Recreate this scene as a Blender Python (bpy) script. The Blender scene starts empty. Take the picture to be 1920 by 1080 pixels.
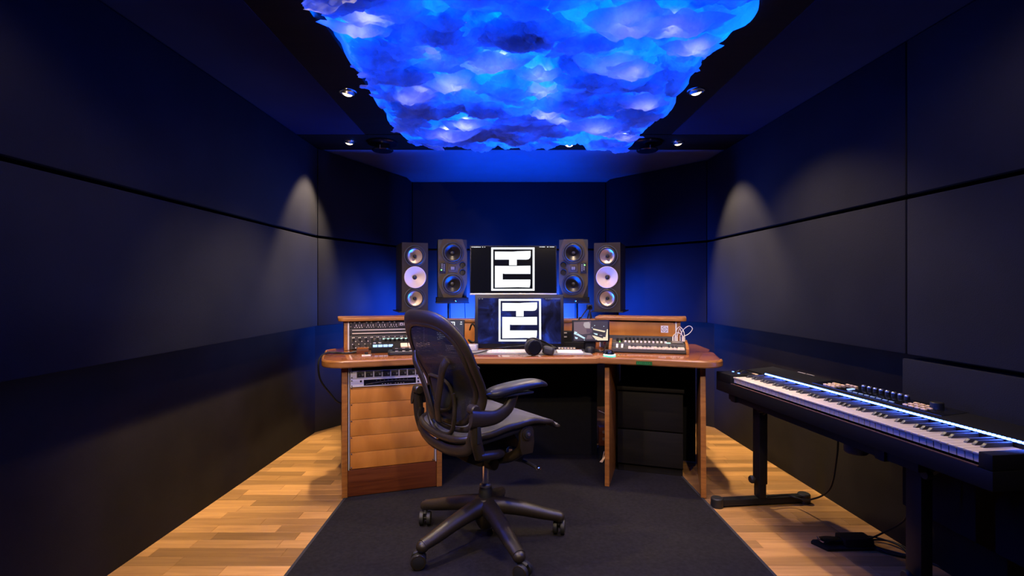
import bpy, bmesh, math, random
from mathutils import Vector, Matrix, noise
R = math.radians
random.seed(7)
C = bpy.context.scene.collection
SC = bpy.context.scene

# ------------------------------------------------------------------ camera, world, light, exposure
cd = bpy.data.cameras.new('camera'); cam = bpy.data.objects.new('camera', cd); C.objects.link(cam)
cam.location = (0, 0, 1.13); cam.rotation_euler = (R(90), 0, 0)
cd.sensor_width = 36; cd.lens = 18; cd.shift_x = 12 / 1920; cd.shift_y = 1.5 / 1920; cd.clip_start = 0.02
SC.camera = cam
w = bpy.data.worlds.new('world'); SC.world = w; w.use_nodes = True
w.node_tree.nodes['Background'].inputs[0].default_value = (0.01, 0.012, 0.02, 1)
w.node_tree.nodes['Background'].inputs[1].default_value = 0.0
SC.view_settings.view_transform = 'Standard'; SC.view_settings.look = 'None'
SC.view_settings.exposure = 0; SC.view_settings.gamma = 1; SC.view_settings.use_curve_mapping = False
SC.cycles.use_denoising = True
SC.cycles.max_bounces = 6; SC.cycles.diffuse_bounces = 3; SC.cycles.glossy_bounces = 3; SC.cycles.transmission_bounces = 6
SC.cycles.sample_clamp_indirect = 6
SC.cycles.caustics_reflective = False; SC.cycles.caustics_refractive = False

CEIL = 2.15
WARM = (1.0, 0.755, 0.47)
BLUE = (0.0, 0.075, 1.0)

def spot(loc, aim, watts, angle, blend=0.6, col=WARM, size=0.025):
    d = bpy.data.lights.new('spot_light', 'SPOT'); o = bpy.data.objects.new('spot_light', d); C.objects.link(o)
    d.energy = watts; d.spot_size = R(angle); d.spot_blend = blend; d.color = col; d.shadow_soft_size = size
    o.location = loc
    o.rotation_euler = (Vector(aim) - Vector(loc)).to_track_quat('-Z', 'Y').to_euler()
    return o

def area(loc, aim, watts, sx, sy, col):
    d = bpy.data.lights.new('area_light', 'AREA'); o = bpy.data.objects.new('area_light', d); C.objects.link(o)
    d.shape = 'RECTANGLE'; d.size = sx; d.size_y = sy; d.energy = watts; d.color = col
    o.location = loc
    o.rotation_euler = (Vector(aim) - Vector(loc)).to_track_quat('-Z', 'Y').to_euler()
    return o

def point(loc, watts, col, r=0.02):
    d = bpy.data.lights.new('point_light', 'POINT'); o = bpy.data.objects.new('point_light', d); C.objects.link(o)
    d.energy = watts; d.color = col; d.shadow_soft_size = r; o.location = loc
    return o

# ceiling downlights and an added rear pair: (x, y, aim x, aim y, aim z, watts, angle)
LAMPS = [
    (-0.818, 2.655, -0.85, 2.85, 0.0, 85, 92), (0.981, 2.639, 1.36, 2.60, 0.2, 115, 112),
    (-1.083, 3.549, -1.40, 3.47, 1.35, 190, 62), (0.447, 3.60, 0.62, 2.6, 0.0, 60, 108),
    (1.20, 3.565, 1.62, 3.47, 1.25, 190, 66), (-0.27, 3.57, -0.3, 3.0, 0.0, 20, 100),
    (-0.818, 1.755, -0.60, 2.75, 0.4, 120, 92), (0.981, 1.755, 0.70, 2.9, 0.6, 70, 70),
    (-0.818, 0.30, -0.40, 2.9, 0.7, 110, 70), (0.50, 0.10, 0.30, 2.9, 0.7, 110, 60),  # rear pair invented, out of view, to light the desk and speakers
    (0.981, 0.86, 1.66, 1.35, 1.1, 48, 100), (-0.818, 0.86, -1.45, 1.3, 1.1, 22, 90),
]
for x, y, ax, ay, az, wt, an in LAMPS:
    spot((x, y, CEIL - 0.028), (ax, ay, az), wt, an)
# blue LED tape: above the cotton cloud, and behind the desk washing the front wall
for ax_, tx_ in ((-0.66, 0.5), (0.84, -0.3)): area((ax_, 1.9, 2.36), (tx_, 1.9, 2.02), 56, 0.05, 2.7, BLUE)
for ay_, ty_ in ((3.375, 2.4), (0.55, 1.6)): area((0.09, ay_, 2.36), (0.09, ty_, 2.02), 28, 1.4, 0.05, BLUE)
area((0.09, 1.85, 2.42), (0.09, 1.85, 0), 60, 0.5, 2.2, BLUE)
for x, s_ in ((-0.50, -1), (0.60, 1)):
    spot((x, 4.36, 0.84), (x + s_*0.75, 4.40, 0.90), 330, 100, 1.0, (0.012, 0.085, 1.0), 0.04)
    spot((x + s_*0.28, 4.45, 0.90), (0.1 + s_*1.48, 3.2, 1.25), 115, 62, 1.0, (0.22, 0.30, 1.0), 0.04)
    spot((x - s_*0.12, 4.50, 0.76), (x - s_*0.12, 4.885, 0.88), 850, 105, 1.0, (0.035, 0.14, 1.0), 0.04)
area((0.05, 3.78, 0.86), (0.05, 4.45, 2.15), 85, 0.7, 0.05, (0.0, 0.085, 1.0))

# ------------------------------------------------------------------ helpers
class MB:
    """collects shapes into one bmesh; M places whatever is added next"""
    def __init__(s, M=None): s.bm = bmesh.new(); s.M = M or Matrix()
    def _x(s, vs, m=None):
        T = s.M @ m if m is not None else s.M
        for v in vs: v.co = T @ v.co
        return s
    def box(s, c, d, rot=None):
        m = Matrix.Translation(c)
        if rot: m = m @ rot
        r = bmesh.ops.create_cube(s.bm, size=1)
        return s._x(r['verts'], m @ Matrix.Diagonal((d[0], d[1], d[2], 1)))
    def bb(s, x0, y0, z0, x1, y1, z1):
        return s.box(((x0+x1)/2, (y0+y1)/2, (z0+z1)/2), (abs(x1-x0), abs(y1-y0), abs(z1-z0)))
    def cyl(s, c, r, h, axis='Z', seg=20, r2=None):
        m = Matrix.Translation(c)
        if axis == 'X': m = m @ Matrix.Rotation(R(90), 4, 'Y')
        elif axis == 'Y': m = m @ Matrix.Rotation(R(90), 4, 'X')
        elif not isinstance(axis, str): m = m @ Vector(axis).to_track_quat('Z', 'Y').to_matrix().to_4x4()
        q = bmesh.ops.create_cone(s.bm, cap_ends=True, segments=seg, radius1=r, radius2=r if r2 is None else r2, depth=h)
        return s._x(q['verts'], m)
    def ball(s, c, rad, seg=20, rings=12):
        if not hasattr(rad, '__len__'): rad = (rad,)*3
        q = bmesh.ops.create_uvsphere(s.bm, u_segments=seg, v_segments=rings, radius=1)
        return s._x(q['verts'], Matrix.Translation(c) @ Matrix.Diagonal((*rad, 1)))
    def lathe(s, prof, c=(0, 0, 0), axis='Z', seg=28):
        m = Matrix.Translation(c)
        if axis == 'Y-': m = m @ Matrix.Rotation(R(90), 4, 'X')      # profile +z points to -Y
        elif axis == 'X': m = m @ Matrix.Rotation(R(90), 4, 'Y')
        rings = []; allv = []
        for r, z in prof:
            if r < 1e-6: ring = [s.bm.verts.new((0, 0, z))]
            else: ring = [s.bm.verts.new((r*math.cos(2*math.pi*k/seg), r*math.sin(2*math.pi*k/seg), z)) for k in range(seg)]
            rings.append(ring); allv += ring
        for a, b in zip(rings, rings[1:]):
            for k in range(seg):
                k2 = (k+1) % seg
                f = [a[k % len(a)], a[k2 % len(a)], b[k2 % len(b)], b[k % len(b)]]
                u = list(dict.fromkeys(f))
                if len(u) > 2: s.bm.faces.new(u)
        return s._x(allv, m)
    def prism(s, poly, z0, z1):
        a = [s.bm.verts.new((p[0], p[1], z0)) for p in poly]; b = [s.bm.verts.new((p[0], p[1], z1)) for p in poly]
        n = len(poly)
        s.bm.faces.new(a[::-1]); s.bm.faces.new(b)
        for k in range(n): s.bm.faces.new((a[k], a[(k+1) % n], b[(k+1) % n], b[k]))
        return s._x(a + b)
    def prismY(s, poly, y0, y1):
        """polygon in x,z extruded along y"""
        a = [s.bm.verts.new((p[0], y0, p[1])) for p in poly]; b = [s.bm.verts.new((p[0], y1, p[1])) for p in poly]
        n = len(poly)
        s.bm.faces.new(a); s.bm.faces.new(b[::-1])
        for k in range(n): s.bm.faces.new((a[(k+1) % n], a[k], b[k], b[(k+1) % n]))
        return s._x(a + b)
    def plate(s, outer, holes, y0, y1):
        """a plate in the x,z plane with round holes (x, z, r), from y0 back to y1"""
        ed = []
        for loop in [outer] + [[(hx+hr*math.cos(2*math.pi*k/36), hz+hr*math.sin(2*math.pi*k/36)) for k in range(36)] for hx, hz, hr in holes]:
            vs = [s.bm.verts.new((p[0], y0, p[1])) for p in loop]
            ed += [s.bm.edges.new((vs[k], vs[(k+1) % len(vs)])) for k in range(len(vs))]
        g = bmesh.ops.triangle_fill(s.bm, use_beauty=True, use_dissolve=False, edges=ed)
        fs = [f for f in g['geom'] if isinstance(f, bmesh.types.BMFace)]
        e = bmesh.ops.extrude_face_region(s.bm, geom=fs)
        for v in e['geom']:
            if isinstance(v, bmesh.types.BMVert): v.co.y = y1
        return s
    def prismX(s, poly, x0, x1):
        """polygon in y,z extruded along x"""
        a = [s.bm.verts.new((x0, p[0], p[1])) for p in poly]; b = [s.bm.verts.new((x1, p[0], p[1])) for p in poly]
        n = len(poly)
        s.bm.faces.new(a[::-1]); s.bm.faces.new(b)
        for k in range(n): s.bm.faces.new((a[k], a[(k+1) % n], b[(k+1) % n], b[k]))
        return s._x(a + b)
    def tube(s, pts, r, seg=8, closed=False, flat=None, up=None):
        """round tube along pts; r may be a list; flat=(a,b) gives an elliptical section (a across, b along 'up')"""
        pts = [Vector(p) for p in pts]; n = len(pts)
        rings = []; N = None; allv = []
        for i, p in enumerate(pts):
            a = pts[(i-1) % n] if (closed or i > 0) else p
            b = pts[(i+1) % n] if (closed or i < n-1) else p
            t = (b - a).normalized()
            if up is not None:
                u = up[i] if isinstance(up, list) else up
                N = Vector(u); N = (N - t * N.dot(t)).normalized()
            elif N is None:
                N = t.orthogonal().normalized()
            else:
                N = (N - t * N.dot(t)).normalized()
            B = t.cross(N)
            if flat is not None:
                fa, fb = flat[i] if isinstance(flat, list) else flat
            else:
                fa = fb = r[i] if hasattr(r, '__len__') else r
            ring = []
            for k in range(seg):
                an = 2*math.pi*k/seg
                ring.append(s.bm.verts.new(p + B*math.cos(an)*fa + N*math.sin(an)*fb))
            rings.append(ring); allv += ring
        m = n if closed else n-1
        for i in range(m):
            a, b = rings[i], rings[(i+1) % n]
            for k in range(seg):
                s.bm.faces.new((a[k], a[(k+1) % seg], b[(k+1) % seg], b[k]))
        if not closed:
            s.bm.faces.new(rings[0][::-1]); s.bm.faces.new(rings[-1])
        return s._x(allv)
    def grid(s, fn, nu, nv, thick=None):
        g = [[s.bm.verts.new(fn(i/nu, j/nv)) for j in range(nv+1)] for i in range(nu+1)]
        for i in range(nu):
            for j in range(nv):
                s.bm.faces.new((g[i][j], g[i+1][j], g[i+1][j+1], g[i][j+1]))
        return s._x([v for row in g for v in row])

def cr(pts, n=8, closed=False):
    """Catmull-Rom through pts"""
    P = [Vector(p) for p in pts]; out = []; N = len(P)
    rng = range(N) if closed else range(N-1)
    for i in rng:
        p0 = P[(i-1) % N] if closed or i > 0 else P[i]*2-P[i+1]
        p1 = P[i]; p2 = P[(i+1) % N]
        p3 = P[(i+2) % N] if closed or i < N-2 else P[i+1]*2-P[i]
        for k in range(n):
            t = k/n
            out.append(0.5*((2*p1)+(p2-p0)*t+(2*p0-5*p1+4*p2-p3)*t*t+(3*p1-p0-3*p2+p3)*t**3))
    if not closed: out.append(P[-1])
    return out

MW = {}
def obj(name, mb, m, parent=None, bev=0, seg=2, ang=35, label=None, world=False, recalc=True, flat=False):
    bm = mb.bm
    if recalc: bmesh.ops.recalc_face_normals(bm, faces=bm.faces[:])
    if bev:
        ed = [e for e in bm.edges if len(e.link_faces) == 2 and e.calc_face_angle(0) > R(30)]
        if ed: bmesh.ops.bevel(bm, geom=ed, offset=bev, segments=seg, profile=0.6, affect='EDGES', clamp_overlap=True)
    me = bpy.data.meshes.new(name); bm.to_mesh(me); bm.free()
    if world and parent is not None: me.transform(MW[parent.name].inverted())
    if not flat:
        me.polygons.foreach_set('use_smooth', [True]*len(me.polygons))
        me.set_sharp_from_angle(angle=R(ang))
    me.materials.append(m)
    o = bpy.data.objects.new(name, me); C.objects.link(o)
    if parent is not None: o.parent = parent
    MW[o.name] = MW[parent.name] if parent is not None else Matrix()
    if label: o['label'] = label
    return o

def tag(o, label, cat, group=None):
    o['label'] = label; o['category'] = cat
    if group: o['group'] = group
    return o

def thing(name, label, cat, loc=(0, 0, 0), rz=0, group=None):
    o = bpy.data.objects.new(name, None); C.objects.link(o)
    o.location = loc; o.rotation_euler = (0, 0, R(rz)); o.empty_display_size = 0.05
    MW[o.name] = Matrix.Translation(loc) @ Matrix.Rotation(R(rz), 4, 'Z')
    return tag(o, label, cat, group)

def struct(name, mb=None, m=None, **k):
    if mb is None:
        o = bpy.data.objects.new(name, None); C.objects.link(o); MW[o.name] = Matrix()
    else: o = obj(name, mb, m, **k)
    o['kind'] = 'structure'
    return o

def inst(src, parent, loc, rot=None, scale=None, name=None):
    """another piece sharing src's mesh"""
    o = src.copy(); C.objects.link(o)
    if name: o.name = name
    o.parent = parent; o.location = loc
    if rot: o.rotation_euler = rot
    if scale: o.scale = scale
    MW[o.name] = MW[parent.name]
    return o

def copy_tree(o, parent=None):
    c = o.copy(); C.objects.link(c); c.parent = parent; MW[c.name] = MW[o.name]
    for ch in [x for x in bpy.data.objects if x.parent == o]: copy_tree(ch, c)
    return c

def desk_pt(px, py, h=0.75):
    """the point at height h that a line of sight of the survey photograph meets"""
    Y = 960*(1.13-h)/(py-541.5)
    return ((px-948)*Y/960, Y, h)

# ------------------------------------------------------------------ materials
def mat(name, col, rough=0.5, metal=0.0, spec=0.5, emit=None, es=0, coat=0, noise_amt=0, noise_scale=20, bump=0, bump_scale=200, sheen=0, aniso=0):
    m = bpy.data.materials.new(name); m.use_nodes = True; nt = m.node_tree; N = nt.nodes; L = nt.links
    b = N['Principled BSDF']
    b.inputs['Base Color'].default_value = (*col, 1); b.inputs['Roughness'].default_value = rough
    b.inputs['Metallic'].default_value = metal; b.inputs['Specular IOR Level'].default_value = spec
    b.inputs['Coat Weight'].default_value = coat; b.inputs['Sheen Weight'].default_value = sheen
    b.inputs['Anisotropic'].default_value = aniso
    if emit: b.inputs['Emission Color'].default_value = (*emit, 1); b.inputs['Emission Strength'].default_value = es
    tc = None
    if noise_amt or bump:
        tc = N.new('ShaderNodeTexCoord')
    if noise_amt:
        n = N.new('ShaderNodeTexNoise'); n.inputs['Scale'].default_value = noise_scale; n.inputs['Detail'].default_value = 5
        L.new(tc.outputs['Object'], n.inputs['Vector'])
        r = N.new('ShaderNodeValToRGB')
        r.color_ramp.elements[0].position = 0.3; r.color_ramp.elements[1].position = 0.7
        r.color_ramp.elements[0].color = (*[max(0, c*(1-noise_amt)) for c in col], 1)
        r.color_ramp.elements[1].color = (*[min(1, c*(1+noise_amt)) for c in col], 1)
        L.new(n.outputs['Fac'], r.inputs['Fac']); L.new(r.outputs['Color'], b.inputs['Base Color'])
    if bump:
        n2 = N.new('ShaderNodeTexNoise'); n2.inputs['Scale'].default_value = bump_scale; n2.inputs['Detail'].default_value = 3
        L.new(tc.outputs['Object'], n2.inputs['Vector'])
        bp = N.new('ShaderNodeBump'); bp.inputs['Strength'].default_value = bump; bp.inputs['Distance'].default_value = 0.002
        L.new(n2.outputs['Fac'], bp.inputs['Height']); L.new(bp.outputs['Normal'], b.inputs['Normal'])
    return m

def wood(name, dark, light, rough=0.35, stretch=(1.2, 22, 22), coat=0.0, per_object=0.0, scale=3.0, spec=0.5):
    m = bpy.data.materials.new(name); m.use_nodes = True; nt = m.node_tree; N = nt.nodes; L = nt.links
    b = N['Principled BSDF']; b.inputs['Roughness'].default_value = rough; b.inputs['Coat Weight'].default_value = coat
    b.inputs['Coat Roughness'].default_value = 0.08; b.inputs['Specular IOR Level'].default_value = spec
    tc = N.new('ShaderNodeTexCoord'); mp = N.new('ShaderNodeMapping'); mp.inputs['Scale'].default_value = stretch
    L.new(tc.outputs['Object'], mp.inputs['Vector'])
    oi = N.new('ShaderNodeObjectInfo')
    va = N.new('ShaderNodeVectorMath'); va.operation = 'SCALE'; va.inputs['Scale'].default_value = 37.0
    cx = N.new('ShaderNodeCombineXYZ')
    for k in range(3): L.new(oi.outputs['Random'], cx.inputs[k])
    L.new(cx.outputs[0], va.inputs[0])
    ad = N.new('ShaderNodeVectorMath'); ad.operation = 'ADD'
    L.new(mp.outputs[0], ad.inputs[0])
    if per_object: L.new(va.outputs[0], ad.inputs[1])
    n = N.new('ShaderNodeTexNoise'); n.inputs['Scale'].default_value = scale; n.inputs['Detail'].default_value = 7; n.inputs['Distortion'].default_value = 0.6
    L.new(ad.outputs[0], n.inputs['Vector'])
    r = N.new('ShaderNodeValToRGB'); r.color_ramp.elements[0].position = 0.30; r.color_ramp.elements[1].position = 0.72
    r.color_ramp.elements[0].color = (*dark, 1); r.color_ramp.elements[1].color = (*light, 1)
    L.new(n.outputs['Fac'], r.inputs['Fac'])
    out = r.outputs['Color']
    if per_object:
        hv = N.new('ShaderNodeHueSaturation')
        mr = N.new('ShaderNodeMapRange'); mr.inputs['To Min'].default_value = 1-per_object; mr.inputs['To Max'].default_value = 1+per_object*0.6
        L.new(oi.outputs['Random'], mr.inputs['Value']); L.new(mr.outputs[0], hv.inputs['Value']); L.new(out, hv.inputs['Color'])
        out = hv.outputs['Color']
    L.new(out, b.inputs['Base Color'])
    bp = N.new('ShaderNodeBump'); bp.inputs['Strength'].default_value = 0.08; bp.inputs['Distance'].default_value = 0.001
    L.new(n.outputs['Fac'], bp.inputs['Height']); L.new(bp.outputs['Normal'], b.inputs['Normal'])
    return m

FABRIC = mat('wall_fabric', (0.0106, 0.0108, 0.0146), 0.9, spec=0.06, noise_amt=0.12, noise_scale=3, bump=0.35, bump_scale=350)
FABRIC_LOW = mat('lower_wall_fabric', (0.020, 0.0160, 0.0115), 0.9, spec=0.06, noise_amt=0.15, noise_scale=4, bump=0.3, bump_scale=350)
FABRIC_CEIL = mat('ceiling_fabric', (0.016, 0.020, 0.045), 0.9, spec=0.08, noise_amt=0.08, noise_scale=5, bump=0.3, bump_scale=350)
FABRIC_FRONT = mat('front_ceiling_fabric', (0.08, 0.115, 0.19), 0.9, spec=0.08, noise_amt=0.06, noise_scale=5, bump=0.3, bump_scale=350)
BLACKWOOD = wood('black_stained_wood', (0.004, 0.003, 0.0022), (0.010, 0.008, 0.006), 0.6, (1, 14, 14), spec=0.12)
GROOVE = mat('black_groove', (0.004, 0.004, 0.005), 0.9)
PLANK = wood('beech_plank', (0.35, 0.175, 0.052), (0.51, 0.275, 0.092), 0.38, (1.3, 16, 16), per_object=0.42, scale=2.6)
SUBFLOOR = wood('sub_floor', (0.13, 0.065, 0.025), (0.2, 0.10, 0.04), 0.5)
RUG = mat('rug_wool', (0.0145, 0.0128, 0.0145), 0.95, spec=0.1, noise_amt=0.25, noise_scale=60, bump=0.8, bump_scale=500)
RUGEDGE = mat('rug_binding', (0.02, 0.02, 0.025), 0.9)
OAK = wood('desk_cherry', (0.20, 0.070, 0.013), (0.34, 0.134, 0.030), 0.34, (1.0, 12, 30), coat=0.15, scale=2.2)
TOPWOOD = wood('desktop_mahogany', (0.15, 0.042, 0.008), (0.32, 0.108, 0.024), 0.16, (1.2, 24, 24), coat=0.6, scale=1.8)
EDGE = wood('desk_edge_band', (0.17, 0.062, 0.012), (0.30, 0.122, 0.028), 0.38, (1.0, 12, 40), coat=0.12, scale=2.2)
PANELW = wood('birch_panel', (0.33, 0.112, 0.014), (0.51, 0.205, 0.036), 0.36, (4, 4, 1.2), per_object=0.06, coat=0.2, scale=2.4)
KICK = wood('kick_mahogany', (0.06, 0.012, 0.003), (0.13, 0.034, 0.009), 0.35, (1.5, 1.5, 26), coat=0.2, scale=2.5)
BLACK = mat('black_plastic', (0.006, 0.006, 0.0065), 0.5, spec=0.3)
BLACKM = mat('black_matte', (0.006, 0.006, 0.0065), 0.8, spec=0.2, noise_amt=0.2, noise_scale=40)
GLOSSB = mat('gloss_black', (0.006, 0.006, 0.008), 0.12)
CABINETB = wood('black_brown_veneer', (0.003, 0.0024, 0.002), (0.008, 0.006, 0.005), 0.6, (1.5, 20, 20), spec=0.2)
CHROME = mat('chrome', (0.8, 0.78, 0.75), 0.15, 1.0)
STEEL = mat('brushed_steel', (0.55, 0.53, 0.50), 0.35, 1.0)
ALU = mat('anodised_aluminium', (0.62, 0.60, 0.58), 0.38, 0.6, noise_amt=0.05, noise_scale=80)
RAIL = mat('rack_rail_steel', (0.72, 0.70, 0.68), 0.35, 0.4)
WHITE = mat('white_plastic', (0.68,0.62,0.54), 0.4)
IVORY = mat('key_ivory', (0.60,0.51,0.40), 0.35, noise_amt=0.03, noise_scale=10)
CREAM = mat('cream_rubber', (0.80, 0.55, 0.32), 0.6)
GREYMAT = mat('grey_felt', (0.16, 0.15, 0.145), 0.95, noise_amt=0.1, noise_scale=200)
CHAIRG = mat('graphite_plastic', (0.0185, 0.0130, 0.0060), 0.42, noise_amt=0.15, noise_scale=90, bump=0.12, bump_scale=600)
CHAIRD = mat('dark_rubber', (0.010, 0.010, 0.010), 0.55)
PAD = mat('black_vinyl', (0.010,0.0105,0.014), 0.40, coat=0.08)
PELL = mat('seat_weave', (0.015,0.0145,0.020), 0.6, noise_amt=0.2, noise_scale=300, bump=0.8, bump_scale=900, sheen=0.2)
PELLB = mat('back_weave', (0.008,0.0075,0.0075), 0.6)
SPK = mat('speaker_paint', (0.028, 0.020, 0.0125), 0.6, spec=0.2, noise_amt=0.1, noise_scale=200, bump=0.1, bump_scale=700)
SPKSIDE = mat('speaker_side_black', (0.012, 0.012, 0.013), 0.5)
BAFFLE = mat('grey_baffle', (0.078, 0.057, 0.034), 0.65, spec=0.2, noise_amt=0.08, noise_scale=250, bump=0.1, bump_scale=700)
CONEAL = mat('aluminium_cone', (0.88, 0.68, 0.50), 0.42, 0.75)
CONEB = mat('black_cone', (0.016, 0.014, 0.013), 0.38, 0.1)
RUBBER = mat('surround_rubber', (0.014, 0.012, 0.011), 0.5)
WAVEG = mat('white_waveguide', (0.62,0.50,0.41), 0.38)
SCREWM = mat('screw_nickel', (0.75, 0.72, 0.68), 0.25, 1.0)
def emis(name, col, s): return mat(name, (0.01, 0.01, 0.01), 0.5, emit=col, es=s)
LED_G = emis('green_led', (0.15, 1, 0.1), 6)
LED_B = emis('blue_led', (0.045, 0.13, 1.0), 26)
PAD_B = emis('blue_backlit_pad', (0.35, 0.55, 1.0), 1.8)
TEAL = emis('pale_backlit_label', (0.65, 0.95, 0.88), 1.0)
LAMPG = emis('lamp_lens', (1.0, 0.74, 0.40), 9)
LOGO_E = emis('screen_white', (0.93, 0.98, 1.0), 1.15)
SCR_BLK = mat('screen_black', (0.003, 0.003, 0.005), 0.12, emit=(0.2, 0.3, 0.5), es=0.006)
# ------------------------------------------------------------------ the setting
# plan of the wall faces: upper panels stand proud of the lower walls
def lerp(a, b, t): return (a[0]+(b[0]-a[0])*t, a[1]+(b[1]-a[1])*t)
LL0, LL1, LL2 = (-1.675, -1.0), (-1.50, 4.03), (-0.93, 4.95)
RL0, RL1, RL2 = (1.835, -1.0), (1.70, 4.17), (0.985, 4.95)
UL0, UL1, UL2 = (-1.53, -1.0), (-1.36, 3.70), (-0.90, 4.676)
UR0, UR1, UR2 = (1.725, -1.0), (1.59, 4.04), (0.965, 4.76)
Z0, Z1, Z2, Z3, Z4 = 0.862, 1.497, 1.515, 2.145, 2.15

floor = struct('floor', MB().bb(-2.0, -1.2, -0.10, 2.1, 5.2, -0.004), SUBFLOOR)
lens = [0.22, 0.30, 0.38, 0.46, 0.56]
protos = {}
pitch = 0.072
y = 1.80; row = 0
while y < 4.45:
    for xa, xb in ((-1.70, -0.72), (0.90, 1.86)):
        x = xa - random.random()*0.30
        while x < xb:
            l = random.choice(lens)
            c = (x+l/2, y+pitch/2, -0.004)
            inl = c[0] + l/2 > -1.66 and c[0] - l/2 < 1.80 and not (-0.84 < c[0]-l/2 and c[0]+l/2 < 1.03)
            if inl:
                if l not in protos:
                    o = obj('plank', MB().bb(-l/2+0.0004, -pitch/2+0.0004, -0.006, l/2-0.0004, pitch/2-0.0004, 0.004), PLANK, floor, bev=0.0008, seg=1)
                    o.location = c; protos[l] = o
                else: inst(protos[l], floor, c, name='plank')
            x += l
    y += pitch; row += 1

def wall_slab(name, a, b, out, z0, z1, t=0.10, m=FABRIC_LOW, parent=None):
    d = (Vector(b)-Vector(a)).normalized(); n = Vector((-d.y, d.x))
    if n.dot(Vector(out)) < 0: n = -n
    poly = [a, b, tuple(Vector(b)+n*t), tuple(Vector(a)+n*t)]
    return MB().prism(poly, z0, z1)

wl = struct('wall_left', wall_slab('', LL0, LL1, (-1, 0), -0.05, 2.4), FABRIC_LOW)
wr = struct('wall_right', wall_slab('', RL0, RL1, (1, 0), -0.05, 2.4), FABRIC_LOW)
wfl = struct('wall_front_left', wall_slab('', LL1, LL2, (-1, 1), -0.05, 2.4), FABRIC_LOW)
wfr = struct('wall_front_right', wall_slab('', RL1, RL2, (1, 1), -0.05, 2.4), FABRIC_LOW)
wf = struct('wall_front', MB().bb(-1.0, 4.93, -0.05, 1.05, 5.03, 2.4), FABRIC_LOW)
wb = struct('wall_back', MB().bb(-1.8, -1.1, -0.05, 1.95, -1.0, 2.4), FABRIC)

def panel(parent, poly, z0, z1):
    return obj('panel', MB().prism(poly, z0, z1), FABRIC, parent, bev=0.006, seg=2)
for z0, z1 in ((Z0, Z1), (Z2, Z3)):
    a, b = UL0, UL1
    panel(wl, [a, b, (b[0]-0.13, b[1]+0.13), (a[0]-0.14, a[1])], z0, z1)
    panel(wfl, [(UL1[0]+0.003, UL1[1]+0.003), UL2, (-0.893, 4.89), (-0.95, 4.945), (UL1[0]-0.09, UL1[1]+0.11)], z0, z1)
    # right wall: a vertical joint at y 2.1
    t = (2.1-UR0[1])/(UR1[1]-UR0[1])
    j0, j1 = lerp(UR0, UR1, t-0.0008), lerp(UR0, UR1, t+0.0008)
    panel(wr, [UR0, j0, (j0[0]+0.095, j0[1]), (UR0[0]+0.09, UR0[1])], z0, z1)
    panel(wr, [j1, UR1, (UR1[0]+0.08, UR1[1]+0.08), (j1[0]+0.095, j1[1])], z0, z1)
    panel(wfr, [(UR1[0]-0.003, UR1[1]+0.003), UR2, (0.958, 4.89), (1.02, 4.945), (UR1[0]+0.07, UR1[1]+0.09)], z0, z1)
    panel(wf, [(-0.888, 4.885), (0.953, 4.885), (0.953, 4.94), (-0.888, 4.94)], z0, z1)
panel(wr, [(UR0[0]-0.0, UR0[1]), (j0[0]+0.004, j0[1]+0.03), (j0[0]+0.095, j0[1]+0.03), (UR0[0]+0.09, UR0[1])], 0.235, 0.843)

ceil = struct('ceiling', MB().bb(-2.0, -1.2, 2.46, 2.1, 5.2, 2.56), GROOVE)
SX0, SX1, SX2, SX3 = -0.93, -0.70, 0.885, 1.097     # black strips either side of the light tray
BY0, BY1 = 3.392, 3.757
def cpart(name, poly, m, z0=CEIL, z1=2.455, bev=0): return obj(name, MB().prism(poly, z0, z1), m, ceil, bev=bev)
def wx(y, s):
    a, b = (UL0, UL1) if s < 0 else (UR0, UR1)
    return a[0]+(b[0]-a[0])*(y-a[1])/(b[1]-a[1])
cpart('ceiling_panel', [(wx(-1, -1)-0.1, -1.0), (SX0, -1.0), (SX0, BY0-0.008), (wx(BY0, -1)-0.1, BY0-0.008)], FABRIC_CEIL)
cpart('ceiling_panel', [(SX3, -1.0), (wx(-1, 1)+0.1, -1.0), (wx(BY0, 1)+0.1, BY0-0.008), (SX3, BY0-0.008)], FABRIC_CEIL)
cpart('soffit_board', [(SX0, -1.0), (SX1, -1.0), (SX1, BY0-0.008), (SX0, BY0-0.008)], BLACKWOOD, CEIL+0.002)
cpart('soffit_board', [(SX2, -1.0), (SX3, -1.0), (SX3, BY0-0.008), (SX2, BY0-0.008)], BLACKWOOD, CEIL+0.002)
cpart('soffit_board', [(SX1, -1.0), (SX2, -1.0), (SX2, 0.5), (SX1, 0.5)], BLACKWOOD, CEIL+0.002)
cpart('soffit_board', [(-1.55, BY0), (1.75, BY0), (1.75, BY1), (-1.55, BY1)], BLACKWOOD, CEIL)
cpart('ceiling_panel', [(-1.55, BY1+0.004), (1.75, BY1+0.004), (1.75, 5.0), (-1.55, 5.0)], FABRIC_FRONT, CEIL)

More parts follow.
